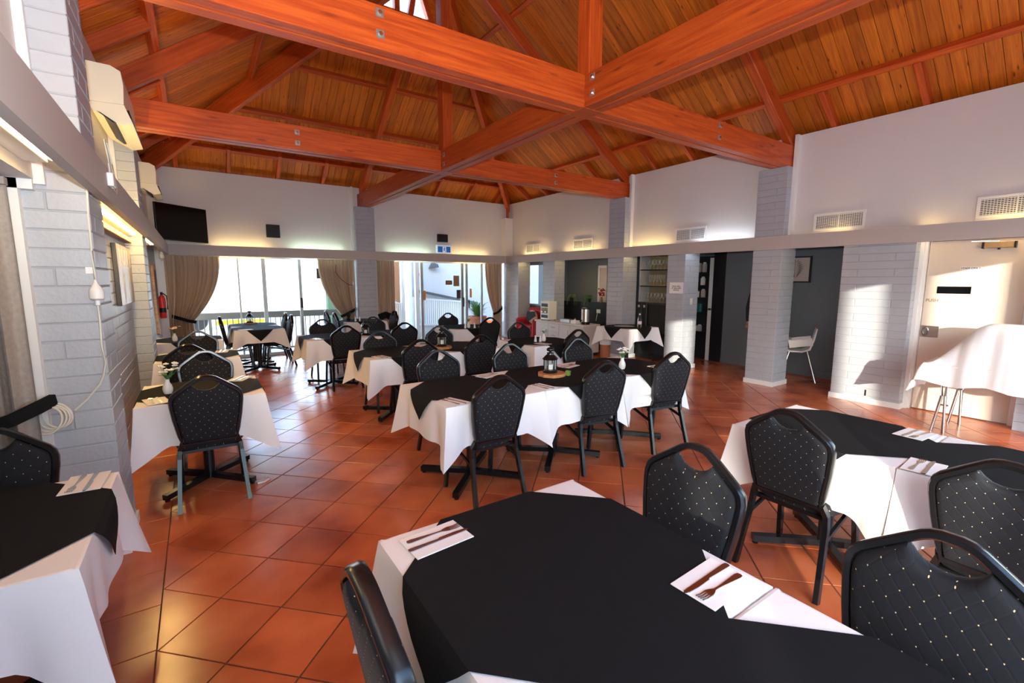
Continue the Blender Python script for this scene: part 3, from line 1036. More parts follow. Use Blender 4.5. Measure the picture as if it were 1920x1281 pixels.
def cloth_mesh(h, drop, tip, shared, seed):
    rnd = random.Random(seed)
    ph = [rnd.uniform(0, 6.28) for _ in range(4)]
    fin = [rnd.uniform(0.8, 1.25) for _ in range(4)]
    nrm = [Vector((0, -1, 0)), Vector((1, 0, 0)), Vector((0, 1, 0)), Vector((-1, 0, 0))]
    tan = [Vector((1, 0, 0)), Vector((0, 1, 0)), Vector((-1, 0, 0)), Vector((0, -1, 0))]
    names = '-y +x +y -x'.split()
    n = 30
    P = []
    for s in range(4):
        for i in range(n):
            u = -1 + 2 * i / n
            u = math.copysign(abs(u) ** 0.8, u)
            cdist = h * (1 - abs(u))
            corner = s if u < 0 else (s + 1) % 4           # corner s is at the start of side s
            other = (s - 1) % 4 if u < 0 else (s + 1) % 4
            kc = max(0.0, 1 - cdist / 0.19)
            open_here, open_other = names[s] not in shared, names[other] not in shared
            base = nrm[s] * h + tan[s] * (u * h)
            d = drop if open_here else 0.012
            if open_here or open_other:
                d = d + (tip * (0.92 + 0.08 * fin[corner]) - d) * kc ** 1.25
            out = Vector((0, 0, 0))
            if open_here:
                out += nrm[s] * (0.012 + 0.010 * math.sin(7 * u + ph[s]) * (1 - kc))
                # the cloth draws in beside the hanging corner
                out -= nrm[s] * 0.030 * math.exp(-((cdist - 0.15) / 0.05) ** 2)
            dirc = Vector((0, 0, 0))
            if open_here:
                dirc += nrm[s]
            if open_other:
                dirc += nrm[other]
            if dirc.length > 0:
                out += dirc.normalized() * 0.085 * fin[corner] * kc ** 2
            if not open_here and not open_other:
                d, out = 0.012, Vector((0, 0, 0))
            if not open_here:
                # stay out of the neighbouring table
                out -= nrm[s] * max(0, out.dot(nrm[s]))
                out -= nrm[s] * 0.004
            row = [base - nrm[s] * 0.012 + Vector((0, 0, 0.7515)), base - nrm[s] * 0.003 + Vector((0, 0, 0.7495))]
            for j in range(1, 9):
                t = j / 8
                w = t ** 1.15
                p = base + out * w + Vector((0, 0, 0.747 - d * t))
                row.append(p)
            P.append(row)
    m = MB()
    m.grid(P, True)
    m.f.append(tuple(i * 10 for i in range(len(P))))
    return m

def overlay_mesh(h, ov, shared, rot=0.0):
    """black square laid cornerwise: octagon on the top, a pointed flap over each free edge"""
    f = ov - h
    m = MB()
    z = 0.7555
    oc = []
    sides = [((0, -1), (1, 0), '-y'), ((1, 0), (0, 1), '+x'), ((0, 1), (-1, 0), '+y'), ((-1, 0), (0, -1), '-x')]
    e = h + 0.001
    for nv, tv, nm in sides:
        hh = e if nm not in shared else h + 0.0015
        for k in (-1, 1):
            oc.append((nv[0] * hh + tv[0] * f * k, nv[1] * hh + tv[1] * f * k, z))
    m.v += oc
    m.f.append(tuple(range(8)))
    for si, (nv, tv, nm) in enumerate(sides):
        if nm in shared:
            continue
        b = len(m.v)
        rows = 7
        for j in range(rows + 1):
            t = j / rows
            wdt = f * (1 - t)
            dep = f * t * 0.97
            off = 0.006 + 0.018 * min(1, t * 1.5) + 0.006 * math.sin(t * 5)
            for k in range(5):
                q = -1 + k / 2
                oo = off if j else 0.0
                m.v.append((nv[0] * (e + oo) + tv[0] * wdt * q, nv[1] * (e + oo) + tv[1] * wdt * q, z - dep - (0.004 if j else 0)))
        for j in range(rows):
            for k in range(4):
                m.f.append((b + j * 5 + k, b + j * 5 + k + 1, b + (j + 1) * 5 + k + 1, b + (j + 1) * 5 + k))
    return m

def table(x, y, h, desc, shared=(), drop=0.30, tip=0.42, ov=None, seed=1, rz=0.0, cdrop=True):
    """desc: words that single this table out"""
    k = h / 0.435
    lab = 'black pedestal ' + desc.replace('of the', 'under the cloth of the', 1)
    if tfirst[0]:
        tfirst[0] = False
        o = table0
        o.location, o['label'] = (x, y, 0), lab
    else:
        o = copy_tree(table0, (x, y, 0), rz, lab)
    o.rotation_euler = (0, 0, rz)
    o.scale = (k, k, 1)
    c = cloth_mesh(h, drop, tip, shared, seed).build('tablecloth', 'cloth_white', None, 60, (x, y, 0), (0, 0, rz))
    tag(c, 'white cloth ' + desc, 'tablecloth', 'white tablecloths')
    v = overlay_mesh(h, ov or h + 0.2, shared).build('table_overlay', 'cloth_black', None, None, (x, y, 0), (0, 0, rz))
    tag(v, 'black square overlay ' + desc, 'overlay', 'black table overlays')

table(0.872, 1.010, 0.432, 'of the big front table at lower centre', ('-y',), seed=1)
table(0.872, 0.143, 0.432, 'of the front table cut by the bottom edge', ('+y',), seed=2)
table(3.035, 1.08, 0.40, 'of the partly sunlit table, half nearer the bar', ('-y',), seed=3, drop=0.30)
table(3.035, 0.277, 0.40, 'of the partly sunlit table, half cut by the picture edge', ('+y',), seed=4, drop=0.30)
table(1.78, 3.20, 0.432, 'of the long middle table, free end with black point', ('+x',), seed=5)
table(2.647, 3.20, 0.432, 'of the long middle table, lantern section', ('-x', '+x'), seed=6)
table(3.514, 3.20, 0.432, 'of the long middle table, flower end', ('-x',), seed=7)
table(-0.785, 2.235, 0.432, 'of the lower left table beside the curtained bay', (), seed=8, drop=0.27, tip=0.46)
table(-0.015, 4.335, 0.40, 'of the nearest table along the left wall', (), seed=9, tip=0.44)
table(-0.035, 6.33, 0.39, 'of the second table along the left wall', (), seed=10)
table(-0.14, 8.15, 0.40, 'of the third table along the left wall', (), seed=11)
table(0.86, 9.37, 0.39, 'of the table by the big window, nearer half', ('+y',), seed=12, drop=0.22, tip=0.34)
table(0.86, 10.155, 0.39, 'of the table by the big window, half touching the glass', ('-y',), seed=13, drop=0.22, tip=0.34)
table(1.66, 7.40, 0.42, 'of the table short of the big window, pointed half', ('+x',), seed=14)
table(2.504, 7.40, 0.42, 'of the table short of the big window, lantern half', ('-x',), seed=15)
table(1.93, 5.35, 0.43, 'of the second middle table, pointed half', ('+x',), seed=16)
table(2.794, 5.35, 0.43, 'of the second middle table, lantern half', ('-x',), seed=17)
table(2.88, 9.95, 0.42, 'of the table beside the far pillar', (), seed=18)
table(4.10, 7.55, 0.43, 'of the far table in front of the glass door', (), seed=19)
table(4.02, 5.16, 0.43, 'of the salt and pepper table before the sideboard', (), seed=20)
table(6.64, 5.88, 0.40, 'of the serving table by the bar pillar', (), seed=21, drop=0.22, tip=0.36, ov=0.60)

# ================================================================ cutlery
napkin_me = MB().cbox(-0.105, 0.105, -0.068, 0.068, 0, 0.0035, 0.001).mesh('napkin', 'paper')
def fork_mesh():
    m = MB()
    # handle, rounded end, then neck and four tines; lies along +x
    top = [(-0.095, 0.0), (-0.092, 0.008), (-0.08, 0.010), (-0.03, 0.006), (0.0, 0.0035), (0.03, 0.0032), (0.042, 0.009), (0.055, 0.0125), (0.062, 0.0125)]
    pl = top + [(x, -y) for x, y in top[::-1] if y]
    m.prism(pl, 0.0045, 0.007)
    for k in range(4):
        y = -0.0105 + k * 0.007
        m.sweep([(0.060, y, 0.006), (0.080, y, 0.005), (0.098, y, 0.0085)], [(-.0017, -.001), (.0017, -.001), (.0017, .001), (-.0017, .001)])
    return m.mesh('fork', 'steel')
def knife_mesh():
    m = MB()
    pl = [(-0.110, 0.0), (-0.108, 0.008), (-0.098, 0.0095), (-0.01, 0.0065), (0.0, 0.006), (0.004, 0.010), (0.06, 0.0115), (0.10, 0.009), (0.112, 0.0), (0.108, -0.004), (0.0, -0.006), (-0.098, -0.0085), (-0.108, -0.007)]
    m.prism(pl[::-1], 0.0045, 0.0075)
    return m.mesh('knife', 'steel')
fork_me, knife_me = fork_mesh(), knife_mesh()
def place(x, y, ang, where, flip=1, parts='nfk', z=0.757):
    a = math.radians(ang)
    c, s = math.cos(a), math.sin(a)
    if 'n' in parts:
        tag(link('napkin', napkin_me, None, (x, y, z), (0, 0, a + 0.04)), 'folded white paper napkin ' + where, 'napkin', 'napkins set on the tables')
    if 'f' in parts:
        tag(link('fork', fork_me, None, (x - s * 0.026 * flip, y + c * 0.026 * flip, z), (0, 0, a - 0.03)), 'steel dinner fork ' + where, 'fork', 'forks set on the tables')
    if 'k' in parts:
        tag(link('knife', knife_me, None, (x + s * 0.018 * flip, y - c * 0.018 * flip, z), (0, 0, a + 0.02)), 'steel table knife ' + where, 'knife', 'knives set on the tables')
place(0.605, 1.332, 2, 'at the far corner of the big front table')
place(1.165, 0.680, 180, 'beside the sun-patched chair on the big front table')
place(-0.452, 2.565, -95, 'on the lower left table by the curtain', -1)
place(3.30, 0.785, 173, 'in the sun at the bar side of the partly sunlit table')
place(2.74, 0.605, 2, 'in shade at the near edge of the partly sunlit table')
place(1.455, 2.87, 105, 'beside the hanging black point of the long middle table')
place(2.27, 2.88, 95, 'in front of the lantern on the long middle table')
place(3.115, 2.87, 95, 'beside the white flower vase on the long middle table')
place(3.05, 3.45, 14, 'behind the lantern on the long middle table')
place(2.13, 3.50, 17, 'at the far edge near the free end of the long table')
place(3.80, 2.93, 177, 'at the bar end of the long middle table', parts='nk')
place(1.66, 5.03, 100, 'on the second middle table near the hanging point')
place(-0.295, 4.07, 100, 'next to the wall on the nearest left table')
place(0.255, 4.60, -120, 'next to the aisle on the nearest left table')
place(0.20, 6.50, -100, 'on the second table along the left wall')
place(3.84, 4.88, 100, 'on the table with salt and pepper')
place(1.40, 7.10, 97, 'on the small table in front of the big window')
place(0.65, 9.10, 10, 'on the table by the big window', parts='nk')

# ================================================================ lanterns, vases, shakers
def make_lantern():
    t = thing('lantern', 'x', 'lantern', group='black metal table lanterns')
    MB().lathe([(0.0, 0.0), (0.066, 0.0), (0.068, 0.012), (0.060, 0.02), (0.058, 0.03), (0.0, 0.031)], 12).build('base', 'black_metal', t, 40)
    for k in range(6):
        a = PI / 6 + k * PI / 3
        MB().bar((0.056 * math.cos(a), 0.056 * math.sin(a), 0.028), (0.056 * math.cos(a), 0.056 * math.sin(a), 0.125), 0.007, 0.007, (1, 0, 0)).build('post', 'black_metal', t)
        b = a + PI / 6
        c, s = math.cos(b), math.sin(b)
        MB().add([(c * .047 - s * .026, s * .047 + c * .026, .032), (c * .047 + s * .026, s * .047 - c * .026, .032), (c * .047 + s * .026, s * .047 - c * .026, .122), (c * .047 - s * .026, s * .047 + c * .026, .122)], [(0, 1, 2, 3)]).build('pane', 'stem_glass', t)
    MB().lathe([(0.068, 0.120), (0.072, 0.128), (0.060, 0.140), (0.045, 0.156), (0.032, 0.165), (0.030, 0.178), (0.034, 0.182), (0.0, 0.186)], 12).build('lid', 'black_metal', t, 40)
    MB().lathe([(0.012, 0.184), (0.012, 0.192), (0.030, 0.197), (0.036, 0.207), (0.033, 0.220), (0.018, 0.229), (0.0, 0.231)], 12).build('finial', 'black_metal', t, 50)
    MB().lathe([(0.0, 0.031), (0.026, 0.031), (0.026, 0.075), (0.0, 0.076)], 10).build('candle', 'petal_white', t, 40)
    return t
lan0 = make_lantern()
remember(lan0)
lan0.location = (2.606, 3.20, 0.786)
lan0['label'] = 'black lantern on a wooden slice in the middle of the long table'
copy_tree(lan0, (2.52, 5.27, 0.786), 0.3, 'black lantern on a wooden slice on the second middle table')
copy_tree(lan0, (2.16, 7.25, 0.757), 0.1, 'shiny black lantern on the small table in front of the big window')
copy_tree(lan0, (0.82, 10.30, 0.780), 0.2, 'lantern seen against the bright window at the far left table')
def tray(x, y, label, r=0.125):
    m = MB()
    rnd = random.Random(int(x * 100))
    ring = [(r * (1 + rnd.uniform(-.06, .06)) * math.cos(2 * PI * k / 20), r * (1 + rnd.uniform(-.06, .06)) * math.sin(2 * PI * k / 20)) for k in range(20)]
    m.prism(ring, 0, 0.026)
    tag(m.build('wooden_tray', 'tray_wood', None, None, (x, y, 0.7575)), label, 'tray', 'wood slice trays')
tray(2.62, 3.19, 'round wood slice under the lantern of the long table')
tray(2.52, 5.27, 'round wood slice under the lantern of the second middle table')
tray(0.83, 10.30, 'round wood slice under the lantern by the window', 0.11)
tag(MB().cbox(-0.022, 0.022, -0.02, 0.02, 0, 0.045, 0.003).build('tea_light_box', 'leaf_pale', None, None, (2.74, 3.11, 0.7575), (0.1, 0, 0.5)), 'tiny green printed box beside the front lantern', 'box')

def make_vase(name, label, loc, petal='petal_white', seed=0, n=9, spread=0.05, tall=0.10):
    rnd = random.Random(seed)
    t = thing('flower_vase', label, 'vase', loc, 0, 'small white flower vases')
    MB().lathe([(0.0, 0.0), (0.024, 0.0), (0.031, 0.015), (0.034, 0.04), (0.028, 0.065), (0.017, 0.085), (0.015, 0.105), (0.018, 0.112), (0.013, 0.110), (0.011, 0.09)], 16).build('vase', 'ceramic', t, 50)
    st, fl, lf = MB(), MB(), MB()
    for k in range(n):
        a, r = rnd.uniform(0, 6.28), spread * math.sqrt(rnd.random())
        top = (r * math.cos(a) + 0.01, r * math.sin(a), 0.112 + tall * rnd.uniform(0.45, 1.0))
        st.tube([(0, 0, 0.10), (top[0] * .5, top[1] * .5, 0.14), top], 0.0016, 5)
        for p in range(5):
            b = p * 2 * PI / 5
            fl.ball((top[0] + 0.011 * math.cos(b), top[1] + 0.011 * math.sin(b), top[2] + 0.003), 0.010, 0.010, 0.006, 6, 4)
        fl.ball((top[0], top[1], top[2] + 0.008), 0.006, None, None, 6, 4)
    for k in range(8):
        a = k * 0.8 + rnd.random()
        r = spread * 0.9
        lf.add([(0, 0, 0.11), (r * .5 * math.cos(a - .3), r * .5 * math.sin(a - .3), 0.145), (r * math.cos(a), r * math.sin(a), 0.15), (r * .5 * math.cos(a + .3), r * .5 * math.sin(a + .3), 0.14)], [(0, 1, 2, 3)])
    st.build('stems', 'leaf', t)
    lf.build('leaves', 'leaf', t)
    fl.build('blossoms', petal, t, 60)
    return t
make_vase('v', 'white vase of white blossoms at the bar end of the long table', (3.39, 3.05, 0.757), seed=2)
make_vase('v', 'white vase with a few pale blossoms beside salt and pepper', (4.02, 5.09, 0.757), seed=3, n=5)
make_vase('v', 'vase of cream blossoms on the far table in front of the plant pot', (4.02, 7.28, 0.757), seed=4)
make_vase('v', 'white vase of white lilies on the nearest left table', (-0.235, 4.30, 0.757), seed=5, n=12, spread=0.065, tall=0.12)
make_vase('v', 'vase of pinkish blossoms on the third table along the left wall', (-0.30, 7.95, 0.757), 'petal_pink', 6, 10, 0.07)
def shaker(x, y, label):
    t = thing('shaker', label, 'shaker', (x, y, 0.757), 0, 'salt and pepper shakers')
    MB().lathe([(0.0, 0.0), (0.020, 0.0), (0.018, 0.03), (0.013, 0.062), (0.014, 0.07)], 10).build('body', 'ceramic', t, 40)
    MB().lathe([(0.015, 0.07), (0.014, 0.083), (0.006, 0.09), (0.0, 0.091)], 10).build('cap', 'ceramic', t, 40)
shaker(3.89, 5.11, 'taller white shaker beside the vase in front of the sideboard')
shaker(3.945, 5.07, 'shorter white shaker beside the vase in front of the sideboard')
shaker(2.70, 9.75, 'white shaker beside the dark plant at the far pillar table')
shaker(2.78, 9.73, 'second white shaker beside the dark plant at the far pillar table')
shaker(3.93, 7.24, 'white shaker beside the cream blossoms at the far table')
shaker(4.10, 7.20, 'second white shaker beside the cream blossoms at the far table')
def sprig(name, label, loc, r, h, mat, n=26, seed=0, pot=None):
    rnd = random.Random(seed)
    t = thing(name, label, 'plant', loc)
    m = MB()
    for k in range(n):
        a = rnd.uniform(0, 6.28)
        L_ = r * rnd.uniform(.6, 1)
        hh = h * rnd.uniform(.35, 1)
        w_ = r * 0.10
        c, s = math.cos(a), math.sin(a)
        z0 = loc[3] if len(loc) > 3 else 0
        P = []
        for j in range(5):
            t_ = j / 4
            x = L_ * t_ * t_ * .6 + L_ * t_ * .4
            z = z0 + hh * (t_ * 1.6 - t_ * t_ * .8)
            ww = w_ * (0.25 + math.sin(min(1, t_ * 1.05) * PI) * .9)
            P.append([(c * x - s * ww, s * x + c * ww, z), (c * x, s * x, z - ww * .25), (c * x + s * ww, s * x - c * ww, z)])
        m.grid(P)
    m.build('leaves', mat, t, 60)
    return t
t = sprig('table_plant', 'small dark plant on the table beside the far pillar', (2.60, 9.90, 0.757), 0.13, 0.24, 'leaf_dark', 18, 3)
MB().lathe([(0.0, 0.0), (0.035, 0.0), (0.045, 0.06), (0.0, 0.062)], 10).build('pot', 'black_plastic', t, 40)
# crumpled paper scrap by the table foot
tag(MB().prism([(-.05, -.02), (.0, -.035), (.055, -.01), (.05, .03), (-.01, .025), (-.04, .03)], 0, 0.012).build('paper_scrap', 'paper', None, None, (0.33, 4.06, 0.0), (0, 0, 0.4)), 'small white paper scrap on the floor by the table foot', 'paper')

# ================================================================ fittings
def text(name, s, size, mat, mtx, parent=None, align='CENTER', depth=0.0008):
    cu = bpy.data.curves.new(name, 'FONT')
    cu.body = s
    cu.size = size
    cu.align_x = align
    cu.align_y = 'CENTER'
    cu.extrude = depth
    cu.offset = size * 0.018
    ob = bpy.data.objects.new(name + '_tmp', cu)
    COL.objects.link(ob)
    bpy.context.view_layer.update()
    me = bpy.data.meshes.new_from_object(ob.evaluated_get(bpy.context.evaluated_depsgraph_get()))
    bpy.data.objects.remove(ob)
    me.materials.clear()
    me.materials.append(M[mat])
    o = link(name, me, parent)
    o.matrix_local = mtx
    return o
def on_mx(x, y, z):
    """writing on a face that looks towards -x"""
    return Matrix(((0, 0, -1, x), (-1, 0, 0, y), (0, 1, 0, z), (0, 0, 0, 1)))
def on_my(x, y, z):
    """writing on a face that looks towards -y"""
    return Matrix(((1, 0, 0, x), (0, 0, -1, y), (0, 1, 0, z), (0, 0, 0, 1)))

# ---- fluorescent battens behind the bulkheads
def batten(axis, c, a0, a1, z, tube, label, side):
    t = thing('tube_light', label, 'light', (0, 0, 0), 0, 'tube lights behind the bulkheads')
    m1, m2 = MB(), MB()
    if axis == 'y':
        m1.cbox(c + 0.02, 7.3795, a0, a1, z - 0.02, z + 0.02, 0.003) if side > 0 else m1.cbox(-0.594 if a0 > 3.5 else -0.639, c - 0.02, a0, a1, z - 0.02, z + 0.02, 0.003)
        m2.tube([(c, a0 + 0.03, z), (c, a1 - 0.03, z)], 0.013, 8)
    else:
        m1.cbox(a0, a1, c + 0.02, 10.9995, z - 0.02, z + 0.02, 0.003)
        m2.tube([(a0 + 0.03, c, z), (a1 - 0.03, c, z)], 0.013, 8)
    m1.build('housing', 'white_plastic', t)
    m2.build('tube', tube, t, 40)
for y0, y1, tb, lab in ((0.25, 1.35, 'tube_warm', 'above the staff door end'), (1.75, 2.95, 'tube_warm', 'above the wide sunlit pillar'), (4.00, 5.00, 'tube_white', 'beside the central column'),
                        (5.55, 6.45, 'tube_warm', 'above the glass shelves'), (7.35, 8.55, 'tube_warm', 'above the sideboard'), (9.15, 10.35, 'tube_warm', 'above the red armchair')):
    batten('y', 7.27, y0, y1, 2.215, tb, 'tube light hidden behind the bar-side bulkhead ' + lab, 1)
for x0, x1, tb, lab in ((0.30, 1.35, 'tube_warm', 'next to the television'), (1.70, 2.85, 'tube_cool', 'above the tied curtain'), (3.85, 5.0, 'tube_cool', 'next to the exit sign'), (5.6, 6.7, 'tube_warm', 'near the corner post')):
    batten('x', 10.90, x0, x1, 2.215, tb, 'tube light hidden behind the far bulkhead ' + lab, 1)
batten('y', -0.50, 3.95, 6.45, 2.10, 'tube_amber', 'long tube light over the picture on the left wall', -1)
batten('y', -0.50, 7.1, 9.0, 2.15, 'tube_amber', 'tube light over the far brick wall on the left', -1)
batten('y', -0.53, 0.9, 3.2, 2.20, 'tube_warm', 'tube light over the window bay', -1)

# ---- air grilles in the bar-side wall
def grille(y0, y1, label):
    t = thing('air_vent', label, 'vent', (0, 0, 0), 0, 'white air grilles above the bar')
    za, zb = 2.315, 2.552
    x = 7.38
    MB().box(x - 0.004, x + 0.0, y0 + 0.03, y1 - 0.03, za + 0.03, zb - 0.03).build('backing', 'black_paint', t)
    f = MB()
    for a, b, c, d in ((y0, y1, za, za + 0.03), (y0, y1, zb - 0.03, zb), (y0, y0 + 0.03, za + 0.03, zb - 0.03), (y1 - 0.03, y1, za + 0.03, zb - 0.03), ((y0 + y1) / 2 - 0.006, (y0 + y1) / 2 + 0.006, za + 0.03, zb - 0.03)):
        f.box(x - 0.022, x - 0.003, a, b, c, d)
    f.build('frame', 'trim_white', t)
    n = 9
    for k in range(n):
        z = za + 0.03 + (zb - za - 0.06) * (k + 0.5) / n
        MB().box(x - 0.018, x - 0.005, y0 + 0.03, y1 - 0.03, z - 0.004, z + 0.004).build('slat', 'trim_white', t)
    v = MB()
    for k in range(1, 22):
        y = y0 + 0.03 + (y1 - y0 - 0.06) * k / 22
        v.box(x - 0.010, x - 0.005, y - 0.0025, y + 0.0025, za + 0.03, zb - 0.03)
    v.build('upright_fins', 'trim_white', t)
for y0, y1, lab in ((9.50, 10.13, 'white air grille near the far corner post'), (7.60, 8.25, 'white air grille above the sideboard'), (4.83, 5.45, 'white air grille above the notice pillar'),
                    (2.515, 3.135, 'white air grille just past the central column'), (0.83, 1.46, 'white air grille above the staff door, cut by the picture edge')):
    grille(y0, y1, lab)

# ---- things on the far upper wall
for x0, x1, z0, z1, lab in ((1.29, 1.545, 2.49, 2.755, 'square black wall speaker above the big window'), (5.18, 5.46, 2.58, 2.775, 'small black wall speaker above the exit sign')):
    t = thing('wall_speaker', lab, 'speaker', ((x0 + x1) / 2, 11.0, z0))
    w_ = (x1 - x0) / 2
    MB().cbox(-w_, w_, -0.07, -0.001, 0, z1 - z0, 0.006).build('cabinet', 'black_plastic', t)
    MB().cbox(-w_ + .012, w_ - .012, -0.078, -0.07, 0.012, z1 - z0 - 0.012, 0.003).build('grille', 'bar_black', t)
t = thing('exit_sign', 'blue exit sign with a white running figure above the glass door', 'sign', (5.34, 10.98, 2.30))
MB().cbox(-0.20, 0.20, -0.06, 0.015, 0, 0.20, 0.008).build('housing', 'sign_white', t)
MB().box(-0.18, 0.18, -0.064, -0.060, 0.018, 0.165).build('face', 'sign_blue', t)
fg = MB().box(-0.045, 0.055, -0.067, -0.064, 0.022, 0.16).build('doorway', 'sign_white', t)
rm = MB()
rm.prism([(0.012 + .011 * math.cos(a * PI / 4), 0.142 + .011 * math.sin(a * PI / 4)) for a in range(8)], -0.070, -0.0672, 'y')
for p, q, w_ in (((0.008, 0.128), (-0.002, 0.085), .022), ((-0.002, 0.088), (0.022, 0.062), .014), ((0.022, 0.062), (0.034, 0.030), .012), ((-0.002, 0.088), (-0.012, 0.058), .014), ((-0.012, 0.058), (-0.034, 0.052), .012),
                 ((0.008, 0.122), (-0.022, 0.104), .009), ((-0.022, 0.104), (-0.026, 0.085), .009), ((0.01, 0.122), (0.03, 0.1), .009), ((0.03, 0.1), (0.042, 0.112), .009)):
    d = Vector((q[0] - p[0], q[1] - p[1])).normalized()
    n_ = (-d.y * w_ / 2, d.x * w_ / 2)
    rm.prism([(p[0] - n_[0], p[1] - n_[1]), (q[0] - n_[0], q[1] - n_[1]), (q[0] + n_[0], q[1] + n_[1]), (p[0] + n_[0], p[1] + n_[1])], -0.070, -0.0672, 'y')
rm.build('running_figure', 'sign_blue', fg)
# television across the far left corner
t = thing('television', 'black flat television mounted across the far left corner', 'tv', (-0.11, 10.33, 2.30))
A_, B_ = Vector((-0.49, 10.02)), Vector((0.25, 10.68))
ang = math.atan2(B_.y - A_.y, B_.x - A_.x)
t.rotation_euler = (0, 0, ang)
MB().cbox(-0.50, 0.50, 0.0, 0.04, 0.0, 0.625, 0.008).build('cabinet', 'black_plastic', t)
MB().box(-0.488, 0.488, -0.003, -0.0005, 0.018, 0.612).build('screen', 'screen_black', t)
MB().box(-0.12, 0.12, 0.041, 0.13, 0.22, 0.40).build('bracket', 'black_metal', t)
MB().box(-0.03, 0.03, 0.13, 0.28, 0.27, 0.35).build('bracket_arm', 'black_metal', t)

# ---- air conditioners on the left upper wall
def aircon(y0, y1, zt, label):
    t = thing('air_conditioner', label, 'air conditioner', (-0.64, y0, zt - 0.45), 0, 'wall air conditioners')
    prof = [(0.0, 0.13), (0.0, 0.45), (0.17, 0.445), (0.235, 0.41), (0.245, 0.30), (0.235, 0.14)]
    MB().prism(prof, 0, y1 - y0, 'y').build('body', 'cream_plastic', t, 40)
    MB().prism([(0.0, 0.128), (0.235, 0.138), (0.285, -0.01), (0.20, -0.035), (0.02, 0.06)], 0.004, y1 - y0 - 0.004, 'y').build('lower_flap', 'cream_plastic', t, 40)
    MB().prism([(0.245, 0.112), (0.262, 0.115), (0.278, 0.05), (0.262, 0.045)], 0.06, y1 - y0 - 0.06, 'y').build('outlet_slot', 'black_plastic', t)
    MB().prism([(0.05, 0.055), (0.075, 0.045), (0.17, -0.020), (0.15, -0.024)], -0.001, y1 - y0 - 0.2, 'y').build('outlet_slot', 'black_plastic', t)
    MB().tube([(0.10, y1 - y0 - 0.1, 0.46), (0.05, y1 - y0 - 0.1, 0.50), (0.01, y1 - y0 - 0.1, 0.52)], 0.02, 8).build('pipe', 'white_plastic', t, 40)
aircon(5.42, 6.40, 3.44, 'larger cream air conditioner high on the left wall near the first pillar')
aircon(9.45, 10.10, 3.44, 'smaller cream air conditioner high on the left wall near the television')

# ---- left wall: picture, cord, plug box, carved board, extinguisher, lamp holder
t = thing('wall_picture', 'unframed abstract picture in browns and white hung on the brick wall', 'picture', (-0.594, 5.90, 1.38))
MB().cbox(0.0, 0.035, -0.52, 0.52, 0, 0.56, 0.004).build('canvas', 'dark_sign', t)
MB().box(0.0352, 0.037, -0.515, 0.515, 0.005, 0.555).build('print', 'print_mixed', t)
mo = MB()
for k in range(5):
    y = -0.42 + 0.2 * k
    mo.prism([(y, 0.36), (y + .10, 0.36), (y + .08, 0.52), (y + .03, 0.53)], 0.0371, 0.0378, 'x')
for y in (-0.22, 0.22):
    mo.prism([(y + .075 * math.cos(k * PI / 6), 0.17 + .15 * math.sin(k * PI / 6)) for k in range(12)], 0.0371, 0.0378, 'x')
mo.build('printed_shapes', 'petal_white', t)
t = thing('picture_rail_pelmet', 'slim timber pelmet over the picture on the left wall', 'pelmet', (-0.594, 5.15, 2.0))
MB().cbox(0.0, 0.06, -1.15, 1.3, 0, 0.05, 0.005).build('board', 'carved_wood', t)
t = thing('extension_cord', 'white extension cord with its plug hanging on the brick pillar', 'cord')
pts = [(-0.442, 3.39, 2.16), (-0.444, 3.389, 2.10), (-0.450, 3.389, 1.972), (-0.455, 3.388, 1.774), (-0.454, 3.387, 1.62)]
MB().tube(pts, 0.0055, 6).build('cable', 'cord_white', t, 60)
MB().lathe([(0.006, 0.0), (0.012, -0.02), (0.030, -0.05), (0.033, -0.06), (0.033, -0.10), (0.024, -0.108), (0.012, -0.11), (0.012, -0.135), (0.006, -0.14)], 12, (-0.452, 3.365, 1.615)).build('plug', 'white_plastic', t, 40)
pts = [(-0.452, 3.365, 1.476), (-0.453, 3.372, 1.396), (-0.458, 3.385, 1.246), (-0.452, 3.388, 1.155), (-0.465, 3.388, 1.09), (-0.485, 3.388, 1.036), (-0.544, 3.386, 0.959), (-0.599, 3.375, 0.906)]
MB().tube(pts, 0.0055, 6).build('cable', 'cord_white', t, 60)
for k in range(4):
    cx_, cz_, rx_, rz_, yy, tl_ = -0.66 - 0.012 * k, 0.90 - 0.006 * k, 0.055 + 0.006 * k, 0.068 - 0.004 * k, 3.325 - 0.008 * k, 0.5 + 0.22 * k
    ring = []
    for q in range(22):
        a = 2 * PI * q / 22
        u_, v_ = rx_ * math.cos(a), rz_ * math.sin(a)
        ring.append((cx_ + u_ * math.cos(tl_) - v_ * math.sin(tl_), yy + 0.01 * math.sin(a), cz_ + u_ * math.sin(tl_) + v_ * math.cos(tl_)))
    MB().tube(ring, 0.0055, 6, True, None, (0, 1, 0)).build('coil', 'cord_white', t, 60)
tag(MB().box(-0.490, -0.455, 3.392, 3.3955, 1.650, 1.685).build('wall_label', 'paper'), 'small printed label stuck on the brick pillar', 'label')
t = thing('plug_box', 'small white junction box on the left bulkhead with a looped cable', 'box', (-0.379, 3.63, 2.155))
MB().cbox(0.0, 0.03, -0.05, 0.05, 0, 0.075, 0.004).build('box', 'white_plastic', t)
MB().tube([(0.015, 0.02, 0.0), (0.02, 0.12, -0.02), (0.015, 0.22, 0.04), (0.012, 0.15, 0.16), (0.01, 0.02, 0.25)], 0.004, 6).build('cable', 'cord_white', t, 60)
MB().tube([(0.015, -0.03, 0.07), (0.02, -0.09, 0.12), (0.012, -0.08, 0.25)], 0.004, 6).build('cable', 'cord_white', t, 60)
t = thing('carved_board', 'tall carved wooden board on the left wall near the far curtain', 'carving', (-0.598, 10.0, 0.68))
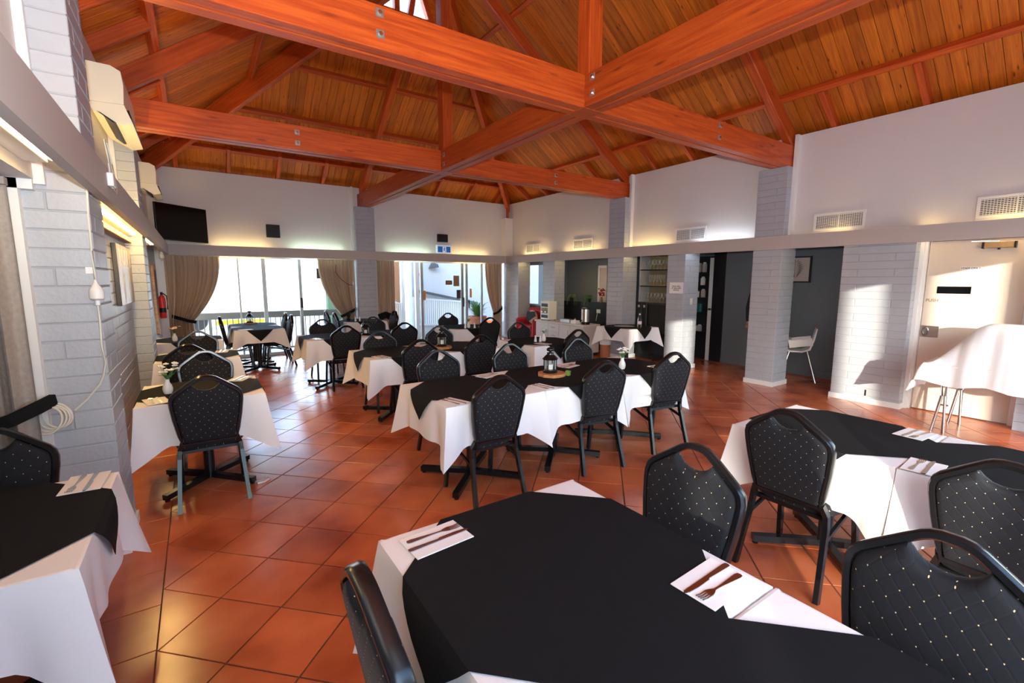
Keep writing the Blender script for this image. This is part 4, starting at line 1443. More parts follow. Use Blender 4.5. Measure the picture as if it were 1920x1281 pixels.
MB().prism([(-0.30, 0.03), (-0.2, 0.0), (0.2, 0.0), (0.32, 0.05), (0.30, 1.1), (0.2, 1.2), (-0.25, 1.18), (-0.31, 1.05)], 0.0, 0.035, 'x').build('board', 'carved_wood', t)
mo = MB()
for k in range(5):
    mo.prism([(-0.2 + .07 * k, 0.62), (-0.15 + .07 * k, 0.62), (-0.13 + .07 * k, 1.1), (-0.18 + .07 * k, 1.1)], 0.0352, 0.037, 'x')
mo.build('carving', 'dark_sign', t)
t = thing('fire_extinguisher', 'red fire extinguisher hung in front of the carved board', 'extinguisher', (-0.505, 10.0, 0.95))
MB().lathe([(0.0, 0.0), (0.045, 0.0), (0.05, 0.02), (0.05, 0.33), (0.035, 0.38), (0.018, 0.40), (0.0, 0.40)], 14).build('cylinder', 'red_paint', t, 40)
MB().lathe([(0.018, 0.40), (0.02, 0.45), (0.0, 0.451)], 10).build('valve', 'black_plastic', t, 40)
MB().tube([(0.02, 0, 0.43), (0.07, 0, 0.38), (0.068, 0, 0.15)], 0.01, 6).build('hose', 'black_plastic', t, 40)
MB().lathe([(0.0515, 0.10), (0.0515, 0.18)], 14).build('band', 'black_plastic', t, 40)
t = thing('lamp_holder', 'bare cream lamp holder and looped cable under the left bulkhead', 'lamp', (-0.44, 9.7, 1.962))
MB().lathe([(0.0, 0.0), (0.03, 0.005), (0.038, 0.03), (0.03, 0.07), (0.02, 0.11), (0.0, 0.112)], 12).build('socket', 'cream_plastic', t, 40)
MB().tube([(0, 0, 0.11), (-0.03, -0.2, 0.16), (-0.02, -0.4, 0.12), (0.01, -0.25, -0.05), (0.02, 0.0, -0.02)], 0.005, 6).build('cable', 'cord_white', t, 60)

# ---- curtains
def curtain(label, mat, top0, top1, axis_y, fixed, tie, z_top, tie_z, narrow, amp=0.03, n=70, waves=11, seed=0):
    """hangs in the plane y = axis_y between x = top0 and top1; gathered towards the fixed side at tie_z"""
    rnd = random.Random(seed)
    jit = [rnd.uniform(-.4, .4) for _ in range(n + 1)]
    t = thing('curtain', label, 'curtain')
    rows = 26
    P = []
    for i in range(n + 1):
        u = i / n                       # 0 at the fixed side
        col = []
        for j in range(rows + 1):
            v = j / rows
            z = z_top + (0.02 - z_top) * v
            full = abs(top1 - top0)
            if tie:
                k = (z_top - z) / (z_top - tie_z)
                if k < 1:
                    w_ = full + (narrow - full) * (k ** 2.2)
                else:
                    w_ = narrow * (1 + 0.12 * min(1, (k - 1) * 2))
            else:
                w_ = full * (1 - 0.06 * v)
            x = u * w_
            sq = full / max(w_, 0.05)
            ph = waves * 2 * PI * u + jit[i] * 0.25
            a = amp * min(1.6, 0.7 + 0.3 * sq) * (0.6 + 0.4 * min(1, v * 6))
            yy = axis_y + a * math.sin(ph) + 0.3 * a * math.sin(2.3 * ph + 1)
            col.append((fixed + (x if top1 > top0 else -x), yy, z))
        P.append(col)
    MB().grid(P).build('drape', mat, t, 80)
    MB().box(min(top0, top1), max(top0, top1), axis_y - amp * .75, axis_y + amp * .75, z_top, z_top + 0.035).build('heading', mat, t)
    return t
c1 = curtain('beige curtain tied back at the left of the big window', 'curtain_beige', -0.47, 0.42, 10.91, -0.47, True, 2.06, 0.80, 0.38, seed=1)
MB().sweep([(-0.46, 10.97, 0.93), (-0.34, 10.84, 0.89), (-0.16, 10.83, 0.82), (-0.05, 10.88, 0.79)], [(-.012, -.03), (.012, -.03), (.012, .03), (-.012, .03)]).build('tieback', 'cloth_black', c1)
c2 = curtain('beige curtain tied back between the big window and the far pillar', 'curtain_beige', 3.05, 2.25, 10.91, 3.05, True, 2.06, 0.80, 0.34, seed=2)
MB().sweep([(3.06, 10.97, 0.95), (2.95, 10.84, 0.90), (2.78, 10.83, 0.82), (2.69, 10.88, 0.78)], [(-.012, -.03), (.012, -.03), (.012, .03), (-.012, .03)]).build('tieback', 'cloth_black', c2)
c3 = curtain('narrow straight beige curtain at the left of the glass door', 'curtain_beige', 3.56, 4.0, 10.91, 3.56, False, 2.06, 0.8, 0.3, seed=3, waves=8)
MB().sweep([(3.56, 10.86, 0.72), (3.72, 10.82, 0.78), (3.86, 10.84, 0.72)], [(-.03, -.08), (.03, -.08), (.03, .08), (-.03, .08)]).build('tieback', 'cloth_black', c3)
c4 = curtain('beige curtain tied back at the bar side of the glass door', 'curtain_beige', 7.10, 6.55, 10.91, 7.10, True, 2.06, 0.74, 0.30, seed=4, waves=9)
MB().sweep([(7.14, 10.97, 0.86), (7.06, 10.84, 0.82), (6.92, 10.83, 0.72), (6.80, 10.88, 0.67)], [(-.012, -.03), (.012, -.03), (.012, .03), (-.012, .03)]).build('tieback', 'cloth_black', c4)
c5 = curtain('long grey-beige patterned curtain beside the near left pillar', 'curtain_pattern', -0.72, -1.34, 3.27, -0.72, False, 2.07, 0.9, 0.3, amp=0.035, seed=5, waves=6)
MB().sweep([(-0.668, 3.335, 0.985), (-0.72, 3.24, 0.965), (-0.80, 3.19, 0.93), (-0.95, 3.19, 0.89), (-1.15, 3.20, 0.86)], [(-.015, -.03), (.015, -.03), (.015, .03), (-.015, .03)]).build('tieback', 'cloth_black', c5)
MB().ball((-0.672, 3.335, 0.99), 0.014).build('hook', 'brass', c5, 40)

# ---- big window and sliding glass door in the far wall
def glazed(name, label, x0, x1, mull, y=11.06, zt=2.05):
    w = struct(name, label)
    MB().box(x0, x1, y - 0.04, y + 0.04, zt, 2.14).build('frame', 'trim_white', w)
    MB().box(x0, x1, y - 0.035, y + 0.035, -0.005, 0.06).build('frame', 'trim_white', w)
    xs = [(x0, 0.06)] + mull + [(x1 - 0.06, 0.06)]
    for x, wd in xs:
        MB().box(x, x + wd, y - 0.03, y + 0.03, 0.06, zt).build('frame', 'galv' if (x, wd) in mull else 'trim_white', w)
    for (a, wa), (b, wb) in zip(xs[:-1], xs[1:]):
        MB().box(a + wa, b, y - 0.003, y + 0.003, 0.06, zt).build('pane', 'window_glass', w)
    return w
w4 = glazed('window_4', 'wide blown-out window with a railing outside', -0.47, 3.06, [(0.72, 0.03), (1.16, 0.075), (1.87, 0.06)])
MB().box(-0.60, -0.47, 10.98, 11.06, 0.0, 2.14).build('frame', 'trim_white', w4)
MB().box(1.875, 1.925, 10.99, 11.03, 1.0, 1.22).build('lock', 'black_plastic', w4)
d1 = glazed('door_1', 'sliding glass entrance door with stickers', 3.54, 7.14, [(4.72, 0.07), (5.88, 0.075), (6.02, 0.06), (6.50, 0.05)])
for (xa, xb, za, zb, m_, nm) in ((4.80, 4.86, 1.10, 1.34, 'orange_sticker', 'sticker'), (6.15, 6.21, 1.14, 1.38, 'orange_sticker', 'sticker'), (5.66, 5.83, 1.45, 1.73, 'brown_sign', 'notice'), (5.43, 5.62, 1.49, 1.60, 'dark_sign', 'notice'),
                                 (5.75, 5.87, 1.12, 1.35, 'dark_sign', 'notice'), (6.11, 6.14, 0.85, 1.08, 'dark_sign', 'notice')):
    MB().box(xa, xb, 11.048, 11.0565, za, zb).build(nm, m_, d1)
MB().box(5.915, 5.945, 10.98, 11.03, 0.90, 1.15).build('handle', 'black_plastic', d1)
for k, (za, zb) in enumerate(((1.52, 1.54), (1.555, 1.57))):
    MB().box(5.46, 5.59, 11.046, 11.0478, za, zb).build('print', 'orange_sticker', d1)
t = thing('hanging_clock_box', 'small dark board hanging in the big window beside the curtain', 'board', (2.31, 10.99, 1.64))
MB().cbox(-0.075, 0.075, 0, 0.02, 0, 0.23, 0.004).build('board', 'dark_sign', t)
MB().tube([(0, 0.01, 0.23), (0, 0.01, 0.42)], 0.003, 5).build('wire', 'black_metal', t)
t = thing('hanging_cable', 'thin black cable looping across the tied curtain to a white plug', 'cable')
MB().tube([(2.62, 10.83, 1.95), (2.60, 10.82, 1.78), (2.72, 10.82, 1.62), (2.88, 10.82, 1.50), (2.98, 10.83, 1.50)], 0.006, 6).build('cable', 'black_plastic', t, 60)
MB().lathe([(0.0, 0.0), (0.02, 0.005), (0.022, 0.05), (0.008, 0.09), (0.0, 0.09)], 10, (2.985, 10.83, 1.49)).build('plug', 'white_plastic', t, 40)
MB().tube([(2.985, 10.83, 1.58), (3.0, 10.84, 1.8), (3.02, 10.86, 2.05)], 0.005, 6).build('flex', 'cord_white', t, 60)

# ---- staff door
d3 = struct('door_3', 'cream staff door with a push plate and small vision slot')
MB().cbox(7.47, 7.51, 1.00, 1.85, 0.01, 2.09, 0.003).build('leaf', 'door_cream', d3)
MB().box(7.42, 7.56, 1.855, 1.92, 0, 2.13).build('frame', 'trim_white', d3)
MB().box(7.44, 7.56, 0.935, 0.995, 0, 2.13).build('frame', 'trim_white', d3)
MB().box(7.42, 7.56, 0.93, 1.92, 2.10, 2.16).build('frame', 'trim_white', d3)
MB().box(7.385, 7.42, 1.88, 1.92, 0, 2.1).build('frame', 'trim_white', d3)
vs_ = MB().box(7.463, 7.4695, 1.435, 1.735, 1.465, 1.55).build('vision_slot', 'screen_black', d3)
pp = MB().cbox(7.462, 7.4695, 1.675, 1.84, 0.925, 1.065, 0.001).build('push_plate', 'brushed_steel', d3)
MB().tube([(7.455, 1.80 + 0.026 * math.cos(a), 0.995 + 0.05 * math.sin(a)) for a in [2 * PI * k / 18 for k in range(18)]], 0.008, 6, True, None, (1, 0, 0)).build('pull_ring', 'steel', pp, 60)
cl = MB().cbox(7.41, 7.469, 1.13, 1.37, 1.985, 2.045, 0.004).build('door_closer', 'closer_bronze', d3)
MB().box(7.405, 7.472, 1.37, 1.385, 1.98, 2.05).build('end_cap', 'black_plastic', cl)
MB().box(7.405, 7.472, 1.115, 1.13, 1.98, 2.05).build('end_cap', 'black_plastic', cl)
MB().bar((7.43, 1.25, 2.06), (7.39, 1.47, 2.065), 0.018, 0.008).build('closer_arm', 'steel', cl)
MB().lathe([(0.012, -0.02), (0.012, 0.0)], 8, (7.44, 1.25, 1.985)).build('valve', 'black_plastic', cl)
so = MB().box(7.466, 7.4695, 1.372, 1.552, 1.742, 1.782).build('staff_plate', 'sign_white', d3)
so.data.materials.clear()
so.data.materials.append(M['paper'])
text('lettering', 'STAFF ONLY', 0.030, 'ink', on_mx(7.4655, 1.462, 1.762), d3)
text('lettering', 'PUSH', 0.050, 'brown_sign', on_mx(7.4692, 1.772, 1.378), d3)
# notice, switch
t = thing('paper_notice', 'white paper notice with three printed lines taped to the bar pillar', 'notice', (7.18, 5.24, 1.38))
MB().box(-0.003, -0.0005, -0.145, 0.145, 0, 0.2).build('sheet', 'paper', t)
for k, s_ in enumerate(('WINE WELL', 'AT BAR AND', 'SERVICE')):
    text('lettering', s_, 0.034, 'ink', on_mx(-0.0032, 0.0, 0.128 - 0.034 * k), t)
t = thing('light_switch', 'cream light switch on the side of the notice pillar', 'switch', (7.40, 5.08, 1.18))
MB().cbox(-0.036, 0.036, -0.012, -0.0005, 0, 0.115, 0.003).build('plate', 'cream_plastic', t)
MB().box(-0.012, 0.012, -0.016, -0.012, 0.03, 0.055).build('rocker', 'white_plastic', t)
MB().box(-0.012, 0.012, -0.016, -0.012, 0.065, 0.09).build('rocker', 'white_plastic', t)
tag(MB().box(7.244, 7.2495, 2.27, 2.285, 0.10, 0.18).build('wall_socket', 'black_plastic'), 'small black socket low on the wide sunlit pillar', 'socket')

# ---- covered folding table by the staff door
t = thing('folding_table', 'metal-legged folding table under the white covered pile', 'table', (6.80, 0.72, 0))
MB().cbox(-0.33, 0.33, -0.75, 0.83, 0.71, 0.735, 0.004).build('tabletop', 'white_plastic', t)
for (xa, ya) in ((-0.28, 0.68), (0.25, 0.66)):
    MB().tube([(xa, ya, 0.71), (xa - 0.01, ya - 0.03, 0.4), (xa - 0.02, ya + 0.02, 0.0)], 0.014, 8).build('leg', 'brushed_steel', t, 50)
    MB().tube([(xa, ya - 0.07, 0.71), (xa - 0.01, ya - 0.06, 0.4), (xa - 0.02, ya - 0.075, 0.0)], 0.014, 8).build('leg', 'brushed_steel', t, 50)
MB().bar((-0.29, 0.67, 0.30), (-0.29, 0.59, 0.30), 0.015, 0.015).build('stretcher', 'brushed_steel', t)
MB().bar((-0.28, 0.62, 0.60), (-0.24, 0.2, 0.68), 0.02, 0.02).build('stretcher', 'black_metal', t)
for (xa, ya) in ((-0.28, -0.6), (0.25, -0.6)):
    MB().tube([(xa, ya, 0.71), (xa, ya, 0.0)], 0.014, 8).build('leg', 'brushed_steel', t, 50)
def pile():
    P = []
    rnd = random.Random(4)
    n = 44
    for i in range(n + 1):
        y = 1.66 - 1.72 * i / n
        # height of the covered things along the table
        if y > 1.56:
            zt = 0.745 - (y - 1.56) * 3.4
        else:
            zt = 0.745 + 0.39 * sstep(1.50, 1.12, y) + 0.03 * sstep(1.5, 1.42, y)
        fold = 0.018 * math.sin(i * 0.9) + 0.012 * math.sin(i * 2.1)
        hem = min(0.53 + 0.02 * math.sin(i * .5), zt - 0.01)
        xf = 6.46 + fold * 0.8
        inn = 0.16 * sstep(0.745, 1.15, zt)
        row = [(xf - 0.025, y, hem), (xf - 0.015, y, hem + (min(zt, 0.74) - hem) * .5), (xf, y, min(zt, 0.735)), (xf + 0.02 + inn * .4, y, min(zt, 0.75) * .45 + zt * .55), (xf + 0.04 + inn, y, zt - 0.01), (xf + 0.08 + inn, y, zt),
               (6.98, y, zt + 0.005), (7.12, y, zt - 0.02), (7.16, y, (zt + .6) / 2), (7.17, y, hem)]
        P.append(row)
    return MB().grid(P)
tag(pile().build('dust_sheet', 'cloth_white', None, 70), 'white cloth draped over a pile on the folding table by the staff door', 'cloth')

# ---- alcove with high chair and fern print
t = thing('framed_print', 'black framed fern print on the dark alcove wall', 'picture', (8.53, 3.84, 1.58))
f = MB()
for a, b, c, d in ((-0.24, 0.24, 0, 0.025), (-0.24, 0.24, 0.42, 0.445), (-0.24, -0.215, 0.025, 0.42), (0.215, 0.24, 0.025, 0.42)):
    f.box(-0.03, -0.002, a, b, c, d)
f.build('frame', 'black_paint', t)
MB().box(-0.012, -0.004, -0.215, 0.215, 0.025, 0.42).build('print', 'mat_board', t)
lf = MB()
for k in range(12):
    for s in (-1, 1):
        z = 0.08 + 0.024 * k
        L_ = 0.13 * math.sin((k + 1.5) / 14 * PI)
        lf.prism([(0.0, z), (s * L_ * .5, z + 0.035), (s * L_, z + 0.05), (s * L_ * .5, z + 0.02)], -0.0135, -0.0122, 'x')
lf.build('fern', 'print_leaf', t)
t = thing('high_chair', 'white plastic high chair with slim legs in the alcove', 'high chair', (8.10, 3.52, 0), 0.45)
MB().sweep([(0, 0.17, 0.50), (0, 0.12, 0.48), (0, -0.05, 0.48), (0, -0.15, 0.52), (0, -0.20, 0.68), (0, -0.23, 0.86), (0, -0.225, 0.90)], [(-.17, -.012), (.17, -.012), (.17, .012), (-.17, .012)], False, (0, 0, 1), [1, 1.05, 1.08, 1.08, 1.0, .85, .6]).build('seat_shell', 'white_plastic', t, 60)
for s in (-1, 1):
    MB().sweep([(s * .19, -0.18, 0.66), (s * .20, 0.0, 0.63), (s * .19, 0.14, 0.60)], [(-.01, -.07), (.01, -.07), (.01, .05), (-.01, .05)]).build('side_wing', 'white_plastic', t, 40)
    MB().tube([(s * .14, 0.12, 0.48), (s * .25, 0.24, 0.0)], 0.015, 8).build('leg', 'steel', t, 50)
    MB().tube([(s * .14, -0.12, 0.49), (s * .25, -0.26, 0.0)], 0.015, 8).build('leg', 'steel', t, 50)
MB().cbox(-0.21, 0.21, 0.10, 0.30, 0.645, 0.67, 0.008).build('tray', 'white_plastic', t)

# ---- doorway beside the alcove
d2 = struct('door_2', 'black door jamb and white frame beside the dark alcove wall')
MB().box(8.50, 8.65, 5.12, 5.36, 0, 2.16).build('jamb', 'black_paint', d2)
MB().box(8.51, 8.58, 5.36, 5.45, 0, 2.06).build('frame', 'trim_white', d2)
MB().box(8.505, 8.512, 5.37, 5.44, 1.02, 1.06).build('strike_plate', 'brass', d2)
t = thing('back_bar_shelf', 'dark shelf unit with jars glimpsed through the bar doorway', 'shelf', (8.55, 5.75, 0))
MB().box(0.085, 0.10, -0.30, 0.35, 0, 2.1).build('back', 'bar_black', t)
for z in (0.55, 0.95, 1.25, 1.50, 1.76):
    MB().box(-0.05, 0.085, -0.30, 0.35, z, z + 0.02).build('shelf', 'black_paint', t)
for k, (y, z, hh, mt) in enumerate(((5.62, 1.52, 0.17, 'paper'), (5.72, 1.78, 0.22, 'mat_board'), (5.60, 1.78, 0.20, 'mat_board'), (5.74, 1.27, 0.15, 'paper'), (5.60, 1.27, 0.17, 'mat_board'), (5.66, 0.97, 0.2, 'teal'), (5.64, 0.57, 0.14, 'mat_board'), (5.74, 0.57, 0.14, 'paper'))):
    tt = thing('jar', f'{("tall", "square", "pale", "white", "squat", "teal", "low", "short")[k]} container on the dark shelf behind the bar doorway', 'jar', (8.56, y, z + 0.0005))
    MB().cbox(-0.035, 0.035, -0.035, 0.035, 0, hh * .85, 0.008).build('body', mt, tt)
    MB().lathe([(0.03, hh * .85), (0.03, hh), (0.0, hh + .002)], 10).build('lid', 'black_plastic' if k % 2 else 'white_plastic', tt)

# ---- bar with glasses
b = thing('bar_counter', 'black bar counter front between two brick pillars', 'bar', (7.62, 5.985, 0))
MB().cbox(0, 0.10, -0.53, 0.53, 0, 1.13, 0.004).build('front_panel', 'bar_black', b)
MB().cbox(-0.02, 0.55, -0.53, 0.53, 1.13, 1.165, 0.005).build('counter', 'black_paint', b)
MB().box(-0.002, 0.0, -0.45, 0.45, 0.1, 0.55).build('kick_panel', 'black_metal', b)
sh = thing('glass_shelf', 'dark wall unit of three shelves holding wine glasses above the bar', 'shelf', (7.72, 5.985, 0))
MB().box(0.24, 0.26, -0.53, 0.53, 1.17, 2.15).build('back_panel', 'hay_stuff', sh)
for z in (1.485, 1.815):
    MB().box(-0.05, 0.24, -0.53, 0.53, z, z + 0.022).build('shelf', 'bar_black', sh)
MB().box(-0.05, 0.24, 0.50, 0.53, 1.17, 2.15).build('side_panel', 'brick_paint', sh)
gm = MB().lathe([(0.032, 0.0), (0.030, 0.004), (0.005, 0.008), (0.004, 0.075), (0.012, 0.085), (0.030, 0.105), (0.036, 0.135), (0.033, 0.17), (0.029, 0.19)], 10).mesh('wine_glass', 'stem_glass', 50)
tg = MB().lathe([(0.028, 0.0), (0.028, 0.004), (0.031, 0.06), (0.034, 0.13), (0.034, 0.132), (0.031, 0.125), (0.027, 0.008)], 10).mesh('tumbler', 'stem_glass', 50)
fl_ = MB().lathe([(0.030, 0.0), (0.028, 0.004), (0.005, 0.008), (0.004, 0.07), (0.016, 0.085), (0.024, 0.13), (0.026, 0.20), (0.024, 0.215)], 10).mesh('flute', 'stem_glass', 50)
rg = random.Random(9)
for z, me, nm, row in ((1.838, gm, 'wine_glass', 'top'), (1.508, fl_, 'champagne_flute', 'middle'), (1.166, gm, 'wine_glass', 'lowest')):
    for i in range(11):
        for j in range(2):
            y = 5.50 + 0.087 * i + rg.uniform(-.006, .006)
            o = link(nm, me, None, (7.73 + 0.12 * j, y, z))
            ordn = 'first second third fourth fifth sixth seventh eighth ninth tenth last'.split()[i]
            tag(o, f'stemmed glass, {ordn} from the notice pillar, {("front", "rear")[j]} line of the {row} shelf row', 'glass', f'glasses in the {row} row above the bar')
t = thing('menu_boards', 'dark wine list boards with pale labels on the bar front', 'board', (7.585, 6.36, 0.66))
for k in (0, 1):
    MB().cbox(0.0, 0.03, -0.14 + 0.14 * k, -0.02 + 0.14 * k, 0, 0.48, 0.004).build('board', 'black_paint', t)
    MB().box(-0.002, -0.0003, -0.10 + 0.14 * k, -0.05 + 0.14 * k, 0.40, 0.45).build('label', 'mat_board', t)

# ---- serving table things: bottle, plate, bin
t = thing('water_bottle', 'clear water bottle standing on the serving table', 'bottle', (6.60, 5.56, 0.757))
MB().lathe([(0.0, 0.0), (0.036, 0.0), (0.038, 0.02), (0.036, 0.10), (0.038, 0.15), (0.030, 0.19), (0.014, 0.22), (0.013, 0.24)], 14).build('body', 'bottle_glass', t, 50)
MB().lathe([(0.015, 0.235), (0.015, 0.262), (0.0, 0.263)], 12).build('cap', 'white_plastic', t, 40)
MB().lathe([(0.0385, 0.07), (0.0385, 0.12)], 14).build('label', 'paper', t, 40)
t = thing('serving_tray', 'round silver serving tray on the black overlay by the bar', 'tray', (6.52, 5.85, 0.757))
MB().lathe([(0.0, 0.0), (0.16, 0.0), (0.185, 0.012), (0.187, 0.015), (0.165, 0.006), (0.0, 0.005)], 28).build('plate', 'steel', t, 40)
t = thing('waste_bin', 'white bin standing behind the middle tables near the bar', 'bin', (6.92, 6.70, 0))
MB().lathe([(0.0, 0.0), (0.10, 0.0), (0.105, 0.32), (0.0, 0.321)], 18).build('body', 'terracotta_pot', t, 40)
MB().lathe([(0.115, 0.30), (0.135, 0.44), (0.13, 0.45), (0.11, 0.33)], 18).build('liner', 'white_plastic', t, 40)

# ---- sideboard and what stands on it
t = thing('sideboard', 'low white sideboard with doors and drawers against the bar side', 'sideboard', (6.69, 7.94, 0))
MB().box(0.02, 0.45, -0.83, 0.85, 0.06, 0.64).build('body', 'cabinet_white', t)
MB().box(0.05, 0.45, -0.80, 0.82, 0.0, 0.06).build('plinth', 'black_paint', t)
MB().cbox(-0.02, 0.46, -0.85, 0.87, 0.641, 0.672, 0.004).build('top', 'cabinet_white', t)
for y0, y1 in ((0.37, 0.84), (-0.38, -0.02), (-0.82, -0.39)):
    d = MB().cbox(0.0, 0.019, y0 + .004, y1 - .004, 0.08, 0.632, 0.002).build('door', 'cabinet_white', t)
    MB().tube([(-0.001, y0 + .04, 0.40), (-0.02, y0 + .04, 0.42), (-0.02, y0 + .04, 0.50), (-0.001, y0 + .04, 0.52)], 0.005, 6).build('handle', 'steel', d, 50)
for z0 in (0.08, 0.263, 0.446):
    d = MB().cbox(0.0, 0.019, -0.012, 0.362, z0 + .003, z0 + 0.180, 0.002).build('drawer', 'cabinet_white', t)
    MB().tube([(-0.001, 0.12, z0 + .1), (-0.02, 0.13, z0 + .1), (-0.02, 0.23, z0 + .1), (-0.001, 0.24, z0 + .1)], 0.005, 6).build('handle', 'steel', d, 50)
t = thing('microwave', 'upright cream microwave oven on the end of the sideboard', 'microwave', (6.84, 8.52, 0.673), 0.0)
MB().cbox(-0.10, 0.14, -0.17, 0.15, 0.02, 0.45, 0.01).build('case', 'cream_plastic', t)
MB().box(-0.106, -0.10, -0.13, 0.11, 0.32, 0.40).build('display', 'screen_black', t)
MB().box(-0.106, -0.10, -0.13, 0.11, 0.06, 0.13).build('grille', 'screen_black', t)
MB().box(-0.104, -0.10, -0.13, 0.11, 0.17, 0.30).build('keypad', 'hay_stuff', t)
for k in range(2):
    MB().lathe([(0.018, 0.0), (0.016, 0.02), (0.0, 0.021)], 12).build('knob', 'steel', t, 40, (-0.104, -0.06 + .12 * k, 0.20), (0, -PI / 2, 0))
for (x_, y_) in ((-.08, -.14), (-.08, .12), (.11, -.14), (.11, .12)):
    MB().lathe([(0.012, 0.0), (0.012, 0.021)], 8, (x_, y_, 0)).build('foot', 'black_plastic', t)
t = thing('water_urn', 'steel hot water urn on the sideboard', 'urn', (6.88, 7.27, 0.673))
MB().lathe([(0.0, 0.0), (0.095, 0.0), (0.095, 0.05), (0.088, 0.055)], 20).build('base', 'black_plastic', t, 40)
MB().lathe([(0.090, 0.055), (0.090, 0.33), (0.0, 0.331)], 24).build('tank', 'brushed_steel', t, 40)
MB().lathe([(0.094, 0.325), (0.094, 0.345), (0.05, 0.372), (0.015, 0.376), (0.015, 0.40), (0.0, 0.402)], 20).build('lid', 'black_plastic', t, 40)
MB().tube([(-0.09, 0.0, 0.09), (-0.13, 0.0, 0.09), (-0.135, 0.0, 0.06)], 0.012, 8).build('tap', 'black_plastic', t, 50)
MB().box(-0.105, -0.088, -0.012, 0.012, 0.08, 0.31).build('sight_gauge', 'white_plastic', t)
tag(MB().cbox(-0.07, 0.07, -0.16, 0.16, 0, 0.075, 0.004).build('cutlery_box', 'galv', None, None, (6.85, 7.83, 0.673)), 'long grey compartment box on the sideboard', 'box')
t = thing('tissue_box', 'white tissue box with a tissue pulled up on the sideboard', 'box', (6.81, 7.52, 0.673))
MB().cbox(-0.06, 0.06, -0.085, 0.085, 0, 0.07, 0.003).build('carton', 'paper', t)
MB().add([(-.02, -.03, .07), (.02, -.02, .07), (.03, .03, .07), (-.02, .03, .07), (0.0, 0.0, .115), (.02, .04, .10)], [(0, 1, 4), (1, 2, 5, 4), (2, 3, 5), (3, 0, 4, 5)]).build('tissue', 'paper', t)
smesh('wall_right_splash', MB().box(7.66, 7.74, 6.95, 9.15, 0, 1.10), 'bar_black', 'black low wall behind the sideboard')
t = thing('power_outlet', 'white double power outlet with a lead above the sideboard', 'outlet', (7.66, 7.66, 0.86))
MB().cbox(-0.012, -0.0005, -0.06, 0.06, 0, 0.085, 0.003).build('plate', 'white_plastic', t)
MB().tube([(-0.015, 0.02, 0.03), (-0.03, 0.02, -0.05), (-0.03, 0.05, -0.18)], 0.005, 6).build('lead', 'cord_white', t)
smesh('wall_right_back', MB().box(7.98, 8.08, 6.95, 9.2, 0, 2.16), 'dark_wall', 'dark wall behind the sideboard')
tag(MB().box(7.955, 7.975, 8.02, 9.05, 1.0, 2.02).build('roller_blind', 'dark_wall'), 'dark grey roller blind drawn behind the plants', 'blind')
t = thing('door_frame_panel', 'cream door frame glimpsed beside the blind', 'frame', (7.975, 7.88, 1.1))
MB().box(-0.03, -0.002, 0.06, 0.12, 0, 0.86).build('stile', 'trim_white', t)
MB().box(-0.03, -0.002, -0.16, 0.06, 0.80, 0.86).build('head', 'trim_white', t)
MB().box(-0.015, -0.002, -0.16, 0.06, 0.0, 0.80).build('panel', 'mat_board', t)
def spider(label, loc, seed, n=22, L0=0.34, mat='leaf_pale'):
    rnd = random.Random(seed)
    t = thing('spider_plant', label, 'plant', loc, 0, 'spider plants over the sideboard')
    m = MB()
    for k in range(n):
        a = rnd.uniform(0, 6.28)
        L_ = L0 * rnd.uniform(.5, 1)
        c, s = math.cos(a), math.sin(a)
        P = []
        for j in range(7):
            q = j / 6
            r_ = L_ * .75 * q
            z = 0.09 + 0.16 * math.sin(q * 2.2) * rnd.uniform(.9, 1.1) - 0.30 * q * q
            w_ = 0.008 * (1 - q * .8)
            if c > 0 and r_ > 0.08:
                r_ = 0.08 + (r_ - .08) * .2
            P.append([(c * r_ - s * w_, s * r_ + c * w_, z), (c * r_ + s * w_, s * r_ - c * w_, z)])
        m.grid(P)
    m.build('leaves', mat, t, 60)
    MB().lathe([(0.0, 0.0), (0.05, 0.0), (0.065, 0.09), (0.0, 0.091)], 12).build('pot', 'black_plastic', t, 40)
    return t
spider('trailing spider plant above the grey box on the sideboard', (7.70, 8.62, 1.10), 1)
spider('bushy drooping green plant above the steel urn', (7.70, 8.03, 1.10), 2, 34, 0.30, 'leaf')
t = thing('red_flower_vase', 'vase of dark red flowers behind the steel urn', 'vase', (7.70, 7.62, 1.10))
MB().lathe([(0.0, 0.0), (0.03, 0.0), (0.035, 0.05), (0.022, 0.11), (0.026, 0.13)], 12).build('vase', 'brown_sign', t, 40)
fm = MB()
for k in range(26):
    fm.ball((rg.uniform(-.05, .05), rg.uniform(-.07, .07), rg.uniform(.16, .32)), 0.018, None, None, 6, 4)
fm.build('blossoms', 'petal_red', t, 60)
# red armchair in the window recess
t = thing('armchair', 'red leather armchair in the lit corner by the right-hand window', 'armchair', (7.32, 9.72, 0))
MB().cbox(-0.30, 0.28, -0.30, 0.30, 0.10, 0.44, 0.05).build('seat', 'red_leather', t, 50)
MB().cbox(0.10, 0.30, -0.40, 0.40, 0.10, 0.88, 0.06).build('backrest', 'red_leather', t, 50)
for s in (-1, 1):
    MB().cbox(-0.30, 0.25, s * .36 - .06, s * .36 + .06, 0.10, 0.62, 0.045).build('armrest', 'red_leather', t, 50)
    for xx in (-0.24, 0.24):
        MB().lathe([(0.02, 0.0), (0.025, 0.11)], 8, (xx, s * .34, 0)).build('leg', 'black_metal', t)
t = thing('cushion', 'beige and black cushion leaning in the red armchair', 'cushion', (7.31, 9.78, 0.46))
MB().ball((0.03, 0, 0.18), 0.05, 0.22, 0.18, 14, 8).build('pillow', 'cushion', t, 60)
MB().prism([(-0.20, 0.22), (0.20, 0.02), (0.18, 0.32), (-0.16, 0.34)], -0.028, -0.02, 'x').build('dark_patch', 'cushion_dark', t)
w5 = struct('window_5', 'bright pale window behind the red armchair')
